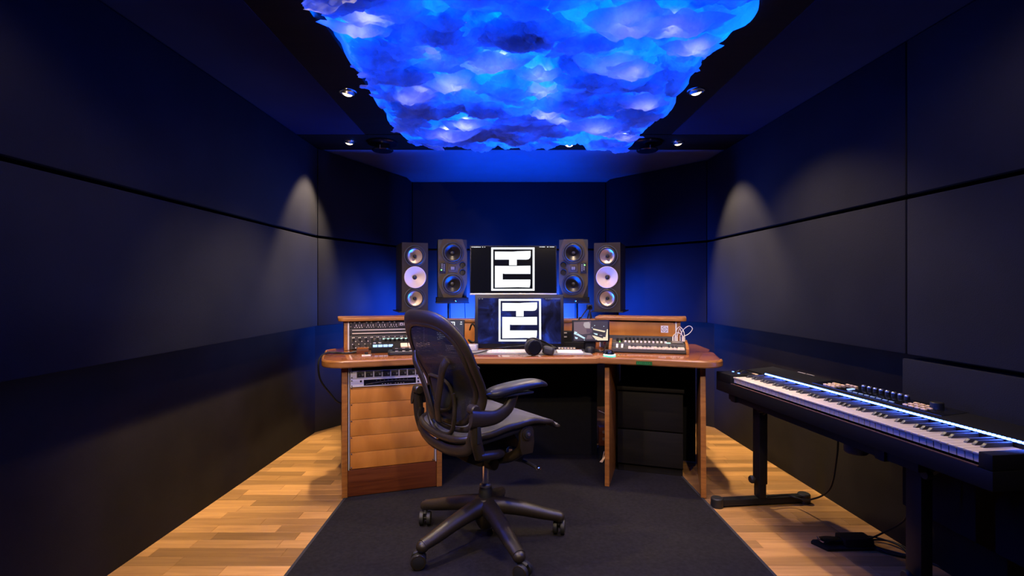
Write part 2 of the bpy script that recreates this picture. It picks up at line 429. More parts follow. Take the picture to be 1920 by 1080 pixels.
# ------------------------------------------------------------------ cotton cloud lamp in the ceiling tray
def cotton():
    m = bpy.data.materials.new('cotton_wool'); m.use_nodes = True; nt = m.node_tree; N = nt.nodes; L = nt.links
    N.remove(N['Principled BSDF']); out = N['Material Output']
    d = N.new('ShaderNodeBsdfDiffuse'); t = N.new('ShaderNodeBsdfTranslucent'); mx = N.new('ShaderNodeMixShader')
    d.inputs['Color'].default_value = (0.40, 0.50, 0.80, 1)
    tc = N.new('ShaderNodeTexCoord')
    n = N.new('ShaderNodeTexNoise'); n.inputs['Scale'].default_value = 7; n.inputs['Detail'].default_value = 8; n.inputs['Distortion'].default_value = 1.6
    L.new(tc.outputs['Object'], n.inputs['Vector'])
    r = N.new('ShaderNodeValToRGB'); r.color_ramp.elements[0].position = 0.40; r.color_ramp.elements[1].position = 0.62
    r.color_ramp.elements[0].color = (0.66, 0.70, 0.78, 1); r.color_ramp.elements[1].color = (0.86, 0.92, 0.98, 1)   # thick and thin wool
    L.new(n.outputs['Fac'], r.inputs['Fac']); L.new(r.outputs['Color'], t.inputs['Color'])
    n2 = N.new('ShaderNodeTexNoise'); n2.inputs['Scale'].default_value = 60; n2.inputs['Detail'].default_value = 5
    L.new(tc.outputs['Object'], n2.inputs['Vector'])
    bp = N.new('ShaderNodeBump'); bp.inputs['Strength'].default_value = 0.5; bp.inputs['Distance'].default_value = 0.01
    L.new(n2.outputs['Fac'], bp.inputs['Height'])
    L.new(bp.outputs['Normal'], d.inputs['Normal']); L.new(bp.outputs['Normal'], t.inputs['Normal'])
    mx.inputs['Fac'].default_value = 0.78
    L.new(d.outputs[0], mx.inputs[1]); L.new(t.outputs[0], mx.inputs[2]); L.new(mx.outputs[0], out.inputs['Surface'])
    return m

CX0, CX1, CY0, CY1 = -0.700, 0.888, 0.48, 3.415
def cloud_z(x, y):
    p = Vector((x, y, 0))
    e = 0.05*noise.noise(p*3.1) + 0.03*noise.noise(p*9)
    d = min(x-CX0, CX1-x, CY1-y, y-CY0) + e
    d -= 0.30*math.exp(-((x-0.42)/0.075)**2-((y-3.42)/0.19)**2)          # a gap round the middle downlight
    f = 1-(1-min(1, max(0, d)/0.17))**2
    q = p + 0.09*noise.noise_vector(p*3.2) + 0.035*noise.noise_vector(p*10.0) + 0.010*noise.noise_vector(p*28.0)
    b = 0
    for fr, am in ((4.2, 0.065), (9.5, 0.042), (23.0, 0.016), (50.0, 0.006)):
        d1 = noise.voronoi(Vector((q.x*fr, q.y*fr*1.25, fr)))[0][0]
        b += am*(math.sqrt(max(0.0, 1-(d1/0.75)**2)))
    b += 0.03*noise.noise(p*2.2)
    return CEIL + 0.03 - f*(0.055 + b)
def cloud():
    mb = MB(); nu = 236
    ys = [CY0 + k*0.03 for k in range(int((1.42-CY0)/0.03))]
    while ys[-1] < CY1: ys.append(ys[-1]+0.0072)
    rows = []
    for i in range(nu+1):
        x = CX0+(CX1-CX0)*i/nu
        r = []
        for y in ys:
            v = noise.noise_vector(Vector((x*7, y*7, 3.3)))*0.022 + noise.noise_vector(Vector((x*19, y*19, 9.3)))*0.008
            r.append(mb.bm.verts.new((x+v.x, y+v.y, cloud_z(x, y))))
        rows.append(r)
    for i in range(nu):
        for j in range(len(ys)-1):
            mb.bm.faces.new((rows[i][j], rows[i+1][j], rows[i+1][j+1], rows[i][j+1]))
    return mb
COTTON = cotton()
cl = obj('cloud_lamp', cloud(), COTTON, ang=180)
# where the wool glows white a light is added inside the tuft to whiten it: (x, y, radius, watts), measured from the survey photograph
TUFT_LIGHTS = []
for px, py, r_, wt in ((820, 95, .05, .7), (850, 150, .085, 1.2), (905, 112, .075, 1.0), (940, 104, .06, .8), (768, 166, .06, .9), (792, 158, .05, .7), (836, 232, .08, 1.2), (872, 220, .06, 1.1), (1017, 158, .05, 1.0), (1022, 190, .055, 1.0),
                   (1052, 214, .06, .8), (1118, 212, .075, 1.1), (1142, 240, .06, .8), (1172, 250, .05, .8), (690, 22, .07, 1.0), (668, 48, .05, .7), (1180, 8, .08, 1.1), (1258, 16, .07, 1.0), (1150, 104, .07, .8), (1190, 98, .06, .8), (1298, 68, .055, .6), (1208, 172, .06, .6), (1012, 120, .05, .5)):
    Y = 960*(2.055-1.13)/(541.5-py)
    X = min(max((px-948)*Y/960, CX0+0.11), CX1-0.11); Y = min(Y, CY1-0.12)
    TUFT_LIGHTS.append((X, Y, min(r_*1.35, 0.75*min(X-CX0, CX1-X, CY1-Y)), wt))
def tufts(n):
    """overlapping curled sheets of wool"""
    mb = MB(); rnd = random.Random(5)
    spots = [(x, y, r*0.85, True) for x, y, r, w_ in TUFT_LIGHTS]
    while len(spots) < n:
        x, y = rnd.uniform(CX0+0.09, CX1-0.09), rnd.uniform(1.2, CY1-0.07)
        edge = min(x-CX0, CX1-x, CY1-y)
        r = rnd.uniform(0.035, 0.085)*(0.55 if edge < 0.16 else 1.0)
        if abs(x-0.42) < 0.14 and y > 3.12 or edge < 0.11 and rnd.random() < 0.3: continue
        if any(math.hypot((x-b[0])/1.3, y-b[1]) < b[2]*0.8+r*0.55 for b in TUFT_LIGHTS): continue
        spots.append((x, y, r, False))
    for x, y, r, lit in spots:
        z = cloud_z(x, y)
        tilt = 0.3 if lit else 1.0
        M = Matrix.Translation((x, y, z+0.004-(0.020 if lit else 0))) @ Matrix.Rotation(rnd.uniform(-0.5, 0.5)*tilt, 4, 'Z') @ Matrix.Rotation(rnd.gauss(0.06, 0.16)*tilt, 4, 'X') @ Matrix.Rotation(rnd.gauss(0, 0.16)*tilt, 4, 'Y')
        dp = r*(rnd.uniform(0.42, 0.55) if lit else rnd.uniform(0.30, 0.5)); ph = rnd.uniform(0, 50); ex = rnd.uniform(1.4, 2.1) if lit else rnd.uniform(1.1, 1.7)
        rings = []; NA = 34
        for j in range(1, 10):
            t = j/9
            ring = []
            for i in range(NA):
                a = 2*math.pi*i/NA
                w_ = 1+(0.5 if lit else 0.34)*noise.noise(Vector((math.cos(a)*1.3+ph, math.sin(a)*1.3, 0)))+0.22*t*noise.noise(Vector((math.cos(a)*4+ph, math.sin(a)*4, 7)))
                q = Vector((math.cos(a)*r*ex*t*w_, math.sin(a)*r*t*w_, -dp*(1-t**2.2)+(0.34 if lit else 0.22)*r*noise.noise(Vector((math.cos(a)*2.5*t+ph, math.sin(a)*2.5*t, 3)))))
                q.z += 0.085*r*noise.noise(Vector((math.cos(a)*7*t+ph, math.sin(a)*7*t, 11)))+0.03*r*noise.noise(Vector((math.cos(a)*17*t+ph, math.sin(a)*17*t, 13)))
                ring.append(mb.bm.verts.new(M @ q))
            rings.append(ring)
        c = mb.bm.verts.new(M @ Vector((0, 0, -dp)))
        for i in range(NA):
            mb.bm.faces.new((c, rings[0][i], rings[0][(i+1) % NA]))
            for a_, b_ in zip(rings, rings[1:]): mb.bm.faces.new((a_[i], b_[i], b_[(i+1) % NA], a_[(i+1) % NA]))
    return mb
tag(cl, 'glowing blue and white cotton cloud lamp filling the ceiling tray', 'ceiling lamp')
o = obj('cotton_tufts', tufts(500), COTTON, cl, ang=180, recalc=False); o['kind'] = 'stuff'
for x, y, r_, wt in TUFT_LIGHTS:
    spot((x, y, cloud_z(x, y)+0.006), (x, y, 1.5), wt*0.30, 165, 0.9, (0.80, 0.72, 1.0), 0.028)

# ------------------------------------------------------------------ downlights and round vents
def downlight(x, y, tilt, label):
    t = thing('downlight', label, 'ceiling light', (x, y, CEIL), 0, 'ceiling downlights')
    obj('trim_ring', MB().lathe([(0.034, 0.004), (0.034, -0.002), (0.037, -0.006), (0.044, -0.005), (0.047, 0.0), (0.047, 0.004)]), CHROME, t)
    g = Matrix.Rotation(R(tilt[0]), 4, 'X') @ Matrix.Rotation(R(tilt[1]), 4, 'Y')
    b = obj('lamp_holder', MB(g).lathe([(0.033, 0.004), (0.033, -0.010), (0.030, -0.012), (0.027, -0.008), (0.027, 0.004)]), STEEL, t)
    obj('lens', MB(g).lathe([(0.0, -0.022), (0.010, -0.021), (0.020, -0.0165), (0.0265, -0.009)]), LAMPG, t, label='glowing warm lens')
    return t
downlight(-0.818, 2.655, (12, 14), 'lit downlight in the black strip left of the cloud')
downlight(0.981, 2.639, (12, -14), 'lit downlight in the black strip right of the cloud')
downlight(-1.083, 3.549, (14, 10), 'lit downlight left of the round black vent, in the front ceiling band')
downlight(1.20, 3.565, (14, -10), 'lit downlight right of the round black vent, in the front ceiling band')
downlight(0.447, 3.60, (10, 0), 'lit downlight half hidden under the front edge of the cloud')
def vent(x, y, label):
    t = thing('ceiling_vent', label, 'vent', (x, y, CEIL), 0, 'round black ceiling vents')
    obj('outer_disc', MB().lathe([(0.0, 0.0), (0.103, 0.0), (0.106, -0.006), (0.100, -0.016), (0.06, -0.020), (0.0, -0.020)], seg=40), GLOSSB, t)
    obj('inner_disc', MB().lathe([(0.0, -0.020), (0.045, -0.022), (0.05, -0.045), (0.072, -0.052), (0.074, -0.058), (0.066, -0.064), (0.0, -0.066)], seg=40), GLOSSB, t)
    obj('pin', MB().cyl((0, -0.074, -0.05), 0.0022, 0.022), STEEL, t)
    return t
vent(-0.855, 3.56, 'round black two-tier ceiling vent left of the cloud')
vent(0.985, 3.56, 'round black two-tier ceiling vent right of the cloud')

# ------------------------------------------------------------------ rug
t = thing('rug', 'large dark charcoal rug under the desk and office chair', 'rug', (0.097, 2.6, 0))
obj('pile', MB().bb(-0.955, -2.2, 0.0005, 0.955, 1.02, 0.005), RUG, t)
mb = MB()
for x in (-0.961, 0.961): mb.bb(x-0.006, -2.206, 0.0005, x+0.006, 1.026, 0.0058)
for y in (-2.206, 1.026): mb.bb(-0.955, y-0.006, 0.0005, 0.955, y+0.006, 0.0058)
obj('binding', mb, RUGEDGE, t)
# ------------------------------------------------------------------ studio desk
RZ = 0.006                                        # top of the rug
A_OUT, A_IN = Vector((-0.875, 2.747)), Vector((-0.366, 2.914))
B_OUT, B_IN = Vector((1.075, 2.747)), Vector((0.566, 2.914))
AL = 18.2
MA = Matrix.Translation((A_OUT.x, A_OUT.y, 0)) @ Matrix.Rotation(R(AL), 4, 'Z')        # left pedestal frame: x along its front, y back
MBR = Matrix.Translation((B_IN.x, B_IN.y, 0)) @ Matrix.Rotation(R(-AL), 4, 'Z')       # right pedestal frame
W = 0.536
desk = thing('studio_desk', 'wide curved wooden studio desk with built-in racks, standing on the dark rug', 'desk', (0.1, 3.0, 0))
def arc(c, r, a0, a1, n=8): return [(c[0]+r*math.cos(R(a0+(a1-a0)*k/n)), c[1]+r*math.sin(R(a0+(a1-a0)*k/n))) for k in range(n+1)]
def W2(M, pts): return [tuple((M @ Vector((p[0], p[1], 0)))[:2]) for p in pts]
left = W2(MA, [(W+0.02, -0.055)] + [(0.05, -0.058)] + arc((0.02, 0.06), 0.118, 270, 182, 10) + [(-0.10, 0.20), (-0.086, 0.34)] + arc((0.0, 0.46), 0.09, 180, 100, 6) + [(0.06, 0.80), (W, 0.80)])
right = W2(MBR, [(0.0, 0.80), (W-0.02, 0.80), (W+0.05, 0.50)] + arc((W+0.01, 0.34), 0.05, 60, 0, 5) + arc((W-0.03, 0.05), 0.108, 0, -88, 10) + [(W-0.06, -0.06), (-0.02, -0.055)])
mid = [(0.50, 2.853), (0.30, 2.845), (0.1, 2.843), (-0.10, 2.845), (-0.30, 2.853)]
poly = left + right + mid
obj('desktop', MB().prism(poly, 0.7135, 0.7500), TOPWOOD, desk, bev=0.004, seg=2, world=True)
# lighter edge band, a lip around the front of the top
def band(pts, z0, z1, t):
    mb = MB(); P = [Vector((p[0], p[1], 0)) for p in pts]
    n = len(P); inn = []; out = []
    for i, p in enumerate(P):
        a = P[max(0, i-1)]; b = P[min(n-1, i+1)]; d = (b-a).normalized(); nn = Vector((d.y, -d.x, 0))
        inn.append(p - nn*0.002); out.append(p + nn*t)
    ring = []
    for i in range(n):
        q = [(inn[i], z0), (out[i]-(out[i]-inn[i])*0.3, z0), (out[i], z0+0.006), (out[i], z1-0.008), (out[i]-(out[i]-inn[i])*0.4, z1-0.001), (inn[i], z1)]
        ring.append([mb.bm.verts.new((v.x, v.y, z)) for v, z in q])
    for a, b in zip(ring, ring[1:]):
        for k in range(6): mb.bm.faces.new((a[k], a[(k+1) % 6], b[(k+1) % 6], b[k]))
    mb.bm.faces.new(ring[0]); mb.bm.faces.new(ring[-1][::-1])
    return mb
fr = right[9:] + mid + left[:-3]
fr2 = [fr[0]]
for p in fr[1:]:
    if (Vector(p)-Vector(fr2[-1])).length > 0.004: fr2.append(p)
fr2 = [p for p in fr2][::-1]
obj('edge_band', band(fr2, 0.7125, 0.7510, 0.010), EDGE, desk, world=True, ang=24)

def side(M, x0, x1, top0=0.0, y1=0.62, back=True):
    """an upright panel of a pedestal; its front edge leans forward towards the floor by top0"""
    mb = MB(M)
    mb.prismX([(-0.0, RZ), (y1, RZ), (y1, 0.7125), (top0, 0.7125)], x0, x1)
    return mb
obj('side_panel', side(MA, -0.004, 0.026), OAK, desk, bev=0.003, world=True)
obj('side_panel', side(MA, W-0.026, W+0.004), OAK, desk, bev=0.003, world=True)
obj('side_panel', side(MBR, -0.002, 0.024), OAK, desk, bev=0.003, world=True)
obj('side_panel', side(MBR, W-0.026, W+0.002, 0.07), OAK, desk, bev=0.003, world=True)
obj('back_panel', MB().bb(-0.42, 3.47, RZ, 0.62, 3.49, 0.7125), BLACKM, desk, bev=0.002, world=True)
for M in (MA, MBR):
    obj('back_panel', MB(M).bb(0.03, 0.60, RZ, W-0.03, 0.618, 0.7125), BLACKM, desk, world=True)
# left pedestal: kick board, five blank panels, rails
obj('kick_board', MB(MA).bb(0.027, 0.006, RZ+0.002, W-0.027, 0.024, 0.150), KICK, desk, bev=0.002, world=True)
for x in (0.030, W-0.048):
    mb = MB(MA).bb(x, 0.022, 0.152, x+0.018, 0.026, 0.7125)
    mb.bb(x if x < 0.2 else x+0.015, -0.002, 0.152, x+0.003 if x < 0.2 else x+0.018, 0.022, 0.7125)
    obj('rack_rail', mb, RAIL, desk, world=True)
def screws(parent, M, xs, zs, y):
    for x in xs:
        for z in zs:
            obj('screw', MB(M).lathe([(0.0, 0.004), (0.003, 0.0035), (0.0045, 0.001), (0.0045, -0.002)], (x, y, z), 'Y-', 10), SCREWM, parent, world=True)
for k in range(5):
    z0 = 0.1525+k*0.0889
    p = obj('blank_panel', MB(MA).bb(0.0400, 0.010, z0+0.0008, W-0.0400, 0.021, z0+0.0881), PANELW, desk, bev=0.0012, world=True)
    screws(p, MA, (0.0465, W-0.0465), (z0+0.008,) if k == 0 else (z0+0.082,), 0.0095)
    if k == 0: screws(p, MA, (0.0465, W-0.0465), (z0+0.082,), 0.0095)
# hutch: two rack bays and a low middle part
HL = Matrix.Translation((-0.997, 3.158, 0)) @ Matrix.Rotation(R(19), 4, 'Z')
HR = Matrix.Translation((0.586, 3.328, 0)) @ Matrix.Rotation(R(-18.5), 4, 'Z')
HW = 0.522; HD = 0.20
for M, nm in ((HL, 'l'), (HR, 'r')):
    for x0 in (0.0, HW-0.022):
        obj('hutch_side', MB(M).bb(x0, 0, 0.7505, x0+0.022, HD, 0.9290), OAK, desk, bev=0.002, world=True)
    obj('hutch_back', MB(M).bb(0.022, HD-0.014, 0.7505, HW-0.022, HD-0.002, 0.929), BLACKM, desk, world=True)
    for x in (0.0225, HW-0.0315):
        obj('rack_rail', MB(M).bb(x, 0.004, 0.7515, x+0.009, 0.020, 0.9285), RAIL, desk, bev=0.001, world=True)
    ov = 0.035
    pl = arc((0.0, 0.0), 0.035, 180, 270, 6) + [(HW+0.0, -0.035)] if nm == 'l' else [(0.0, -0.035)] + arc((HW, 0.0), 0.035, 270, 360, 6)
    pl = pl + ([(HW+0.01, HD+0.01), (-0.035, HD+0.01)] if nm == 'l' else [(HW+0.035, HD+0.01), (-0.01, HD+0.01)])
    obj('hutch_top', MB(M).prism(pl, 0.9295, 0.9510), EDGE, desk, bev=0.006, seg=3, world=True)
obj('hutch_top', MB().bb(-0.55, 3.375, 0.9080, 0.63, 3.50, 0.9285), EDGE, desk, bev=0.004, world=True)
obj('center_panel', MB().bb(-0.545, 3.392, 0.7505, 0.625, 3.408, 0.9075), PANELW, desk, bev=0.001, world=True)
# right bay: wooden blank panel with a sticker, dark vent panel beneath
p = obj('blank_panel', MB(HR).bb(0.0325, 0.000, 0.8330, HW-0.0325, 0.0035, 0.9215), PANELW, desk, bev=0.0008, world=True)
screws(p, HR, (0.038, HW-0.038), (0.9155, 0.8390), -0.0005)
obj('vent_panel', MB(HR).bb(0.0325, 0.000, 0.7515, HW-0.0325, 0.0035, 0.8322), mat('charcoal_panel', (0.028, 0.027, 0.026), 0.6), desk, bev=0.0008, world=True)
st = obj('sticker', MB(HR).bb(0.405, -0.0012, 0.8560, 0.449, -0.0002, 0.9000), mat('sticker_white', (0.75, 0.70, 0.68), 0.5), desk, world=True, label='square white sticker with a black round emblem')
INK = mat('sticker_ink', (0.03, 0.02, 0.035), 0.6)
mb = MB(HR)
for a in range(20):
    if a % 10 in (4, 9): continue
    a0, a1 = R(a*18), R(a*18+18)
    q = [(0.427+math.cos(t)*r, 0.878+math.sin(t)*r) for t, r in ((a0, 0.0150), (a0, 0.0180), (a1, 0.0180), (a1, 0.0150))]
    mb.prismY(q, -0.0016, -0.0012)
for r0, zz in ((0, 0.8810), (1, 0.8725)):
    for k in range(3):
        x = 0.4195+k*0.0055
        mb.bb(x, -0.0016, zz-0.0030, x+0.0014, -0.0012, zz+0.0035)
        mb.bb(x, -0.0016, zz+0.0022 if r0 == 0 else zz-0.003, x+0.0042, -0.0012, zz+0.0035 if r0 == 0 else zz-0.0017)
        if k != 1: mb.bb(x+0.0028, -0.0016, zz-0.0030, x+0.0042, -0.0012, zz+0.0035)
obj('emblem', mb, INK, st, world=True)
# green embossed label tape on the front edge
p0, p1 = desk_pt(1191.5, 677.5, 0.742), desk_pt(1220, 679, 0.742)
def front_y(x):
    a, b = (MBR @ Vector((0.0, -0.0655, 0))), (MBR @ Vector((W-0.06, -0.0655, 0)))
    return a.y+(b.y-a.y)*(x-a.x)/(b.x-a.x)
LX = (1205.5-948)*2.80/960
LM = Matrix.Translation((LX, front_y(LX)-0.0085, 0)) @ Matrix.Rotation(R(-AL), 4, 'Z')
lt = obj('label_tape', MB(LM).bb(-0.042, -0.0006, 0.7165, 0.042, 0.0008, 0.7365), mat('label_green', (0.006, 0.085, 0.012), 0.4), desk, world=True, label='green embossed label tape')
mb = MB(LM); x = -0.036
for ch in 'ERZ-KLS':                                 # embossed characters, as blurred as on the photograph
    hgt = 0.009
    if ch == '-': mb.bb(x, -0.0010, 0.7258, x+0.006, -0.0004, 0.7272)
    else:
        mb.bb(x, -0.0010, 0.7222, x+0.0016, -0.0004, 0.7222+hgt)
        if ch in 'ERZ': mb.bb(x, -0.0010, 0.7298, x+0.006, -0.0004, 0.7312)
        if ch in 'EZL': mb.bb(x, -0.0010, 0.7222, x+0.006, -0.0004, 0.7236)
        if ch in 'ERS': mb.bb(x, -0.0010, 0.7260, x+0.005, -0.0004, 0.7274)
        if ch in 'RK': mb.box((x+0.0042, -0.0007, 0.7240), (0.0014, 0.0006, 0.0050), Matrix.Rotation(R(-35), 4, 'Y'))
    x += 0.0105
obj('lettering', mb, mat('label_ink', (0.03, 0.24, 0.06), 0.5), lt, world=True)

# ------------------------------------------------------------------ rack gear
KNOB_R = emis('red_cap', (0.8, 0.05, 0.03), 0.05)
def rack(name, label, M, x0, x1, z0, z1, col, depth, lift=0.0):
    t = bpy.data.objects.new(name, None); C.objects.link(t)
    MW[t.name] = M @ Matrix.Translation((x0, 0.002, z0)); t.matrix_world = MW[t.name]; t.empty_display_size = 0.05
    tag(t, label, 'rack unit', 'rack units in the desk')
    w_, h_ = x1-x0, z1-z0
    obj('case', MB().bb(0.02, 0.0045, 0.002, w_-0.02, depth, h_-0.002), BLACKM, t)
    obj('face_plate', MB().bb(0, -0.002, 0.0006, w_, 0.0045, h_-0.0006), col, t, bev=0.0008)
    return t, w_, h_
SILV = mat('silver_face', (0.62, 0.585, 0.56), 0.42, 0.25)
DARKF = mat('dark_face', (0.022, 0.018, 0.017), 0.5)
GREYINK = mat('grey_print', (0.35, 0.32, 0.30), 0.5)
def knob_mb(r, h, x, z): return MB().lathe([(0, h), (r*0.8, h), (r*0.92, h*0.9), (r, 0.0)], (x, -0.002, z), 'Y-', 12)
# silver eight channel unit
t, w_, h_ = rack('audio_interface', 'silver eight-channel audio interface, upper of the two silver units in the desk', MA, 0.0400, W-0.0400, 0.6425, 0.6868, SILV, 0.22)
for k in range(8):
    x = 0.034+k*0.0455
    md = obj('channel_module', MB().bb(x, -0.0035, 0.006, x+0.0400, -0.0015, h_-0.0055), DARKF, t, bev=0.0006)
    obj('jack', MB().lathe([(0.0045, 0.0), (0.0105, 0.0), (0.0115, 0.0015), (0.0105, 0.003), (0.006, 0.003), (0.0045, 0.0)], (x+0.0135, -0.0033, 0.019), 'Y-', 14), BLACK, md)
    obj('knob', MB().lathe([(0, 0.009), (0.0045, 0.009), (0.0055, 0.0)], (x+0.030, -0.0033, 0.021), 'Y-', 12), STEEL, md)
for k in range(2): obj('channel_module', MB().bb(0.400, -0.0035, 0.006+k*0.018, 0.428, -0.0015, 0.020+k*0.018), DARKF, t)
for x in (0.008, w_-0.008): screws(t, MW[t.name], (x,), (0.008, h_-0.008), -0.0025)
# silver unit with display
t, w_, h_ = rack('rack_processor', 'silver rack processor with long black display, lower of the two silver units', MA, 0.0400, W-0.0400, 0.5975, 0.6420, SILV, 0.22)
d = obj('display', MB().bb(0.070, -0.0032, 0.006, 0.352, -0.0015, 0.038), GLOSSB, t, bev=0.0006)
mb = MB()
pts = cr([(0.082, -0.0034, 0.013), (0.15, -0.0034, 0.022), (0.23, -0.0034, 0.026), (0.34, -0.0034, 0.023)], 6)
for a, b in zip(pts, pts[1:]): mb.box(((a.x+b.x)/2, -0.0034, (a.z+b.z)/2), (abs(b.x-a.x)+0.001, 0.0004, 0.0007), Matrix.Rotation(-math.atan2(b.z-a.z, b.x-a.x), 4, 'Y'))
for k in range(9): mb.bb(0.135+k*0.021, -0.0036, 0.0305, 0.139+k*0.021, -0.0032, 0.0317)
for k in range(4): mb.bb(0.165+k*0.015, -0.0036, 0.0100, 0.173+k*0.015, -0.0032, 0.0116); mb.bb(0.235+k*0.015, -0.0036, 0.0100, 0.243+k*0.015, -0.0032, 0.0116)
obj('meter_marks', mb, GREYINK, d)
obj('button', MB().bb(0.050, -0.004, 0.026, 0.060, -0.0015, 0.036), BLACK, t)
obj('button', MB().bb(0.360, -0.004, 0.027, 0.369, -0.0015, 0.036), BLACK, t)
for x, z in ((0.3645, 0.014), (0.398, 0.014), (0.43, 0.014)): obj('knob', knob_mb(0.0055, 0.008, x, z), BLACK, t)
for x in (0.008, w_-0.008): screws(t, MW[t.name], (x,), (0.008, h_-0.008), -0.0025)
# upper left bay, bottom up: 2U module rack, 1U patch bay, 1U preamp
t, w_, h_ = rack('module_rack', 'black rack of two rows of small knobs, tallest unit in the left hutch', HL, 0.0325, HW-0.0325, 0.7535, 0.8400, DARKF, 0.17)
for r in range(2):
    for k in range(12):
        x, z = 0.026+k*0.0370, 0.060-r*0.040
        m_ = obj('module', MB().bb(x-0.0175, -0.0030, z-0.0165, x+0.0175, -0.0015, z+0.0185), mat('module_grey', (0.030, 0.026, 0.024), 0.5) if r == k == 0 else bpy.data.materials['module_grey'], t)
        obj('knob', MB().lathe([(0, 0.011), (0.0055, 0.011), (0.0075, 0.0)], (x+0.0, -0.003, z-0.001), 'Y-', 12), CREAM if (k >= 8 and r == 0) else BLACK, m_)
        obj('cap', MB().ball((x-0.008, -0.004, z+0.012), 0.0032, 8, 6), WHITE, m_)
        obj('cap', MB().ball((x+0.011, -0.004, z-0.011), 0.0034, 8, 6), WHITE, m_)
        if r == 0: obj('cap', MB().ball((x+0.001, -0.004, z+0.0125), 0.0036, 8, 6), KNOB_R if k in (6, 7) else WHITE, m_)
t, w_, h_ = rack('patch_bay', 'black patch bay with two pale label strips in the left hutch', HL, 0.0325, HW-0.0325, 0.8405, 0.8835, DARKF, 0.17)
for z in (0.012, 0.032):
    obj('label_strip', MB().bb(0.016, -0.0036, z-0.0028, w_-0.016, -0.0015, z+0.0028), IVORY, t)
mb = MB()
for z in (0.004, 0.0215, 0.0395):
    for k in range(44): mb.cyl((0.02+k*0.0094, -0.0025, z), 0.0026, 0.003, 'Y', 8)
o = obj('sockets', mb, BLACK, t); o['kind'] = 'stuff'
t, w_, h_ = rack('mic_preamp', 'black preamp with white meters and small knobs, top of the left hutch', HL, 0.0325, HW-0.0325, 0.8840, 0.9275, DARKF, 0.17)
for k in range(4):
    x0 = 0.026+k*0.071
    for j in range(3):
        obj('fader', MB().bb(x0+0.012+j*0.0155, -0.0055, 0.012, x0+0.016+j*0.0155, -0.0015, 0.024), WHITE if j != 1 else GREYINK, t)
    for j in range(4): obj('button', MB().bb(x0+0.003+j*0.0145, -0.0045, 0.0035, x0+0.0085+j*0.0145, -0.0015, 0.0075), WHITE, t)
    for j in range(4): obj('knob', knob_mb(0.0048, 0.009, x0+0.005+j*0.0145, 0.036), BLACK if j % 2 else STEEL, t)
    obj('grip', MB().ball((x0+0.063, -0.002, 0.022), (0.007, 0.003, 0.015), 10, 8), mat('brown_grip', (0.10, 0.075, 0.06), 0.6) if k == 0 else bpy.data.materials['brown_grip'], t)
for k in range(5):
    x = 0.308+k*0.0240 + (0.02 if k == 4 else 0)
    f = obj('meter', MB().bb(x, -0.004, 0.012, x+0.019, -0.0015, 0.030), WHITE, t)
    obj('needle', MB().prismY([(x+0.004, 0.015), (x+0.015, 0.015), (x+0.0095, 0.026)], -0.0046, -0.0039), BLACK, f)
for x in (0.008, w_-0.008): screws(t, MW[t.name], (x,), (0.010, h_-0.010), -0.0025)
# ------------------------------------------------------------------ office chair: x right, y forward
chair = thing('office_chair', 'graphite mesh office chair with armrests and five castors, turned towards the desk', 'office chair', (-0.09, 2.295, RZ), -55)
PH = [7, 79, 151, 223, 295]
caster_src = None
for k, a in enumerate(PH):
    th = R(a+55)                                   # world azimuth to chair frame
    u = Vector((math.cos(th), math.sin(th), 0))
    P = lambda r, z: (u.x*r, u.y*r, z)
    pts = cr([P(0.02, 0.155), P(0.08, 0.150), P(0.18, 0.128), P(0.27, 0.103), P(0.335, 0.088)], 5)
    n = len(pts)
    fl = [(0.044-0.017*(i/(n-1))**0.8, 0.044-0.021*(i/(n-1))**0.7) for i in range(n)]
    mb = MB().tube(pts, 0.02, seg=14, up=(0, 0, 1), flat=fl)
    mb.ball(P(0.335, 0.084), (0.0270, 0.0270, 0.024), 14, 8)
    leg = obj('leg', mb, CHAIRG, chair, ang=60)
    # castor: twin wheels on a short stem, trailing sideways
    sw = th + R([70, 20, 120, -35, 35][k]); v = Vector((math.cos(sw), math.sin(sw), 0)); ax = Vector((-v.y, v.x, 0))
    c = Vector(P(0.335, 0.0)) + v*0.016; c.z = 0.0318
    mb = MB().cyl(tuple(Vector(P(0.335, 0.062))), 0.008, 0.03, seg=10)
    mb.cyl(tuple(c), 0.007, 0.03, tuple(ax), 10)
    mb.tube([tuple(c+ax*0.0+Vector((-v.x*0.010, -v.y*0.010, 0.022))), tuple(c+Vector((0, 0, 0.033))), tuple(c+Vector((v.x*0.02, v.y*0.02, 0.024)))], 0.009, 8)
    for s in (-1, 1):
        for r_, dx, h_ in ((0.0315, 0.0165, 0.017),):
            mb.cyl(tuple(c+ax*s*dx), r_, h_, tuple(ax), 24)
            mb.cyl(tuple(c+ax*s*(dx+0.0095)), 0.0235, 0.003, tuple(ax), 20)
    obj('castor', mb, CHAIRD, leg, bev=0.002, seg=2)
    for s in (-1, 1):
        mm = Matrix.Translation(c+ax*s*0.0255) @ (ax*s).to_track_quat('Z', 'Y').to_matrix().to_4x4()
        obj('wheel_ring', MB(mm).lathe([(0.0225, -0.001), (0.0235, 0.0015), (0.029, 0.001), (0.0312, -0.002)], seg=24), CHAIRG, leg)
obj('hub', MB().lathe([(0.0, 0.060), (0.030, 0.060), (0.040, 0.075), (0.058, 0.115), (0.054, 0.160), (0.044, 0.190), (0.034, 0.196), (0.0, 0.196)]), CHAIRG, chair, ang=50)
obj('gas_housing', MB().lathe([(0.0, 0.19), (0.030, 0.19), (0.030, 0.226), (0.027, 0.232), (0.027, 0.240), (0.0, 0.240)]), CHAIRD, chair)
obj('lift_collar', MB().lathe([(0.0, 0.236), (0.0255, 0.236), (0.0265, 0.248), (0.020, 0.254), (0.0, 0.254)]), STEEL, chair)
obj('gas_lift', MB().cyl((0, 0, 0.305), 0.0140, 0.11), CHROME, chair)
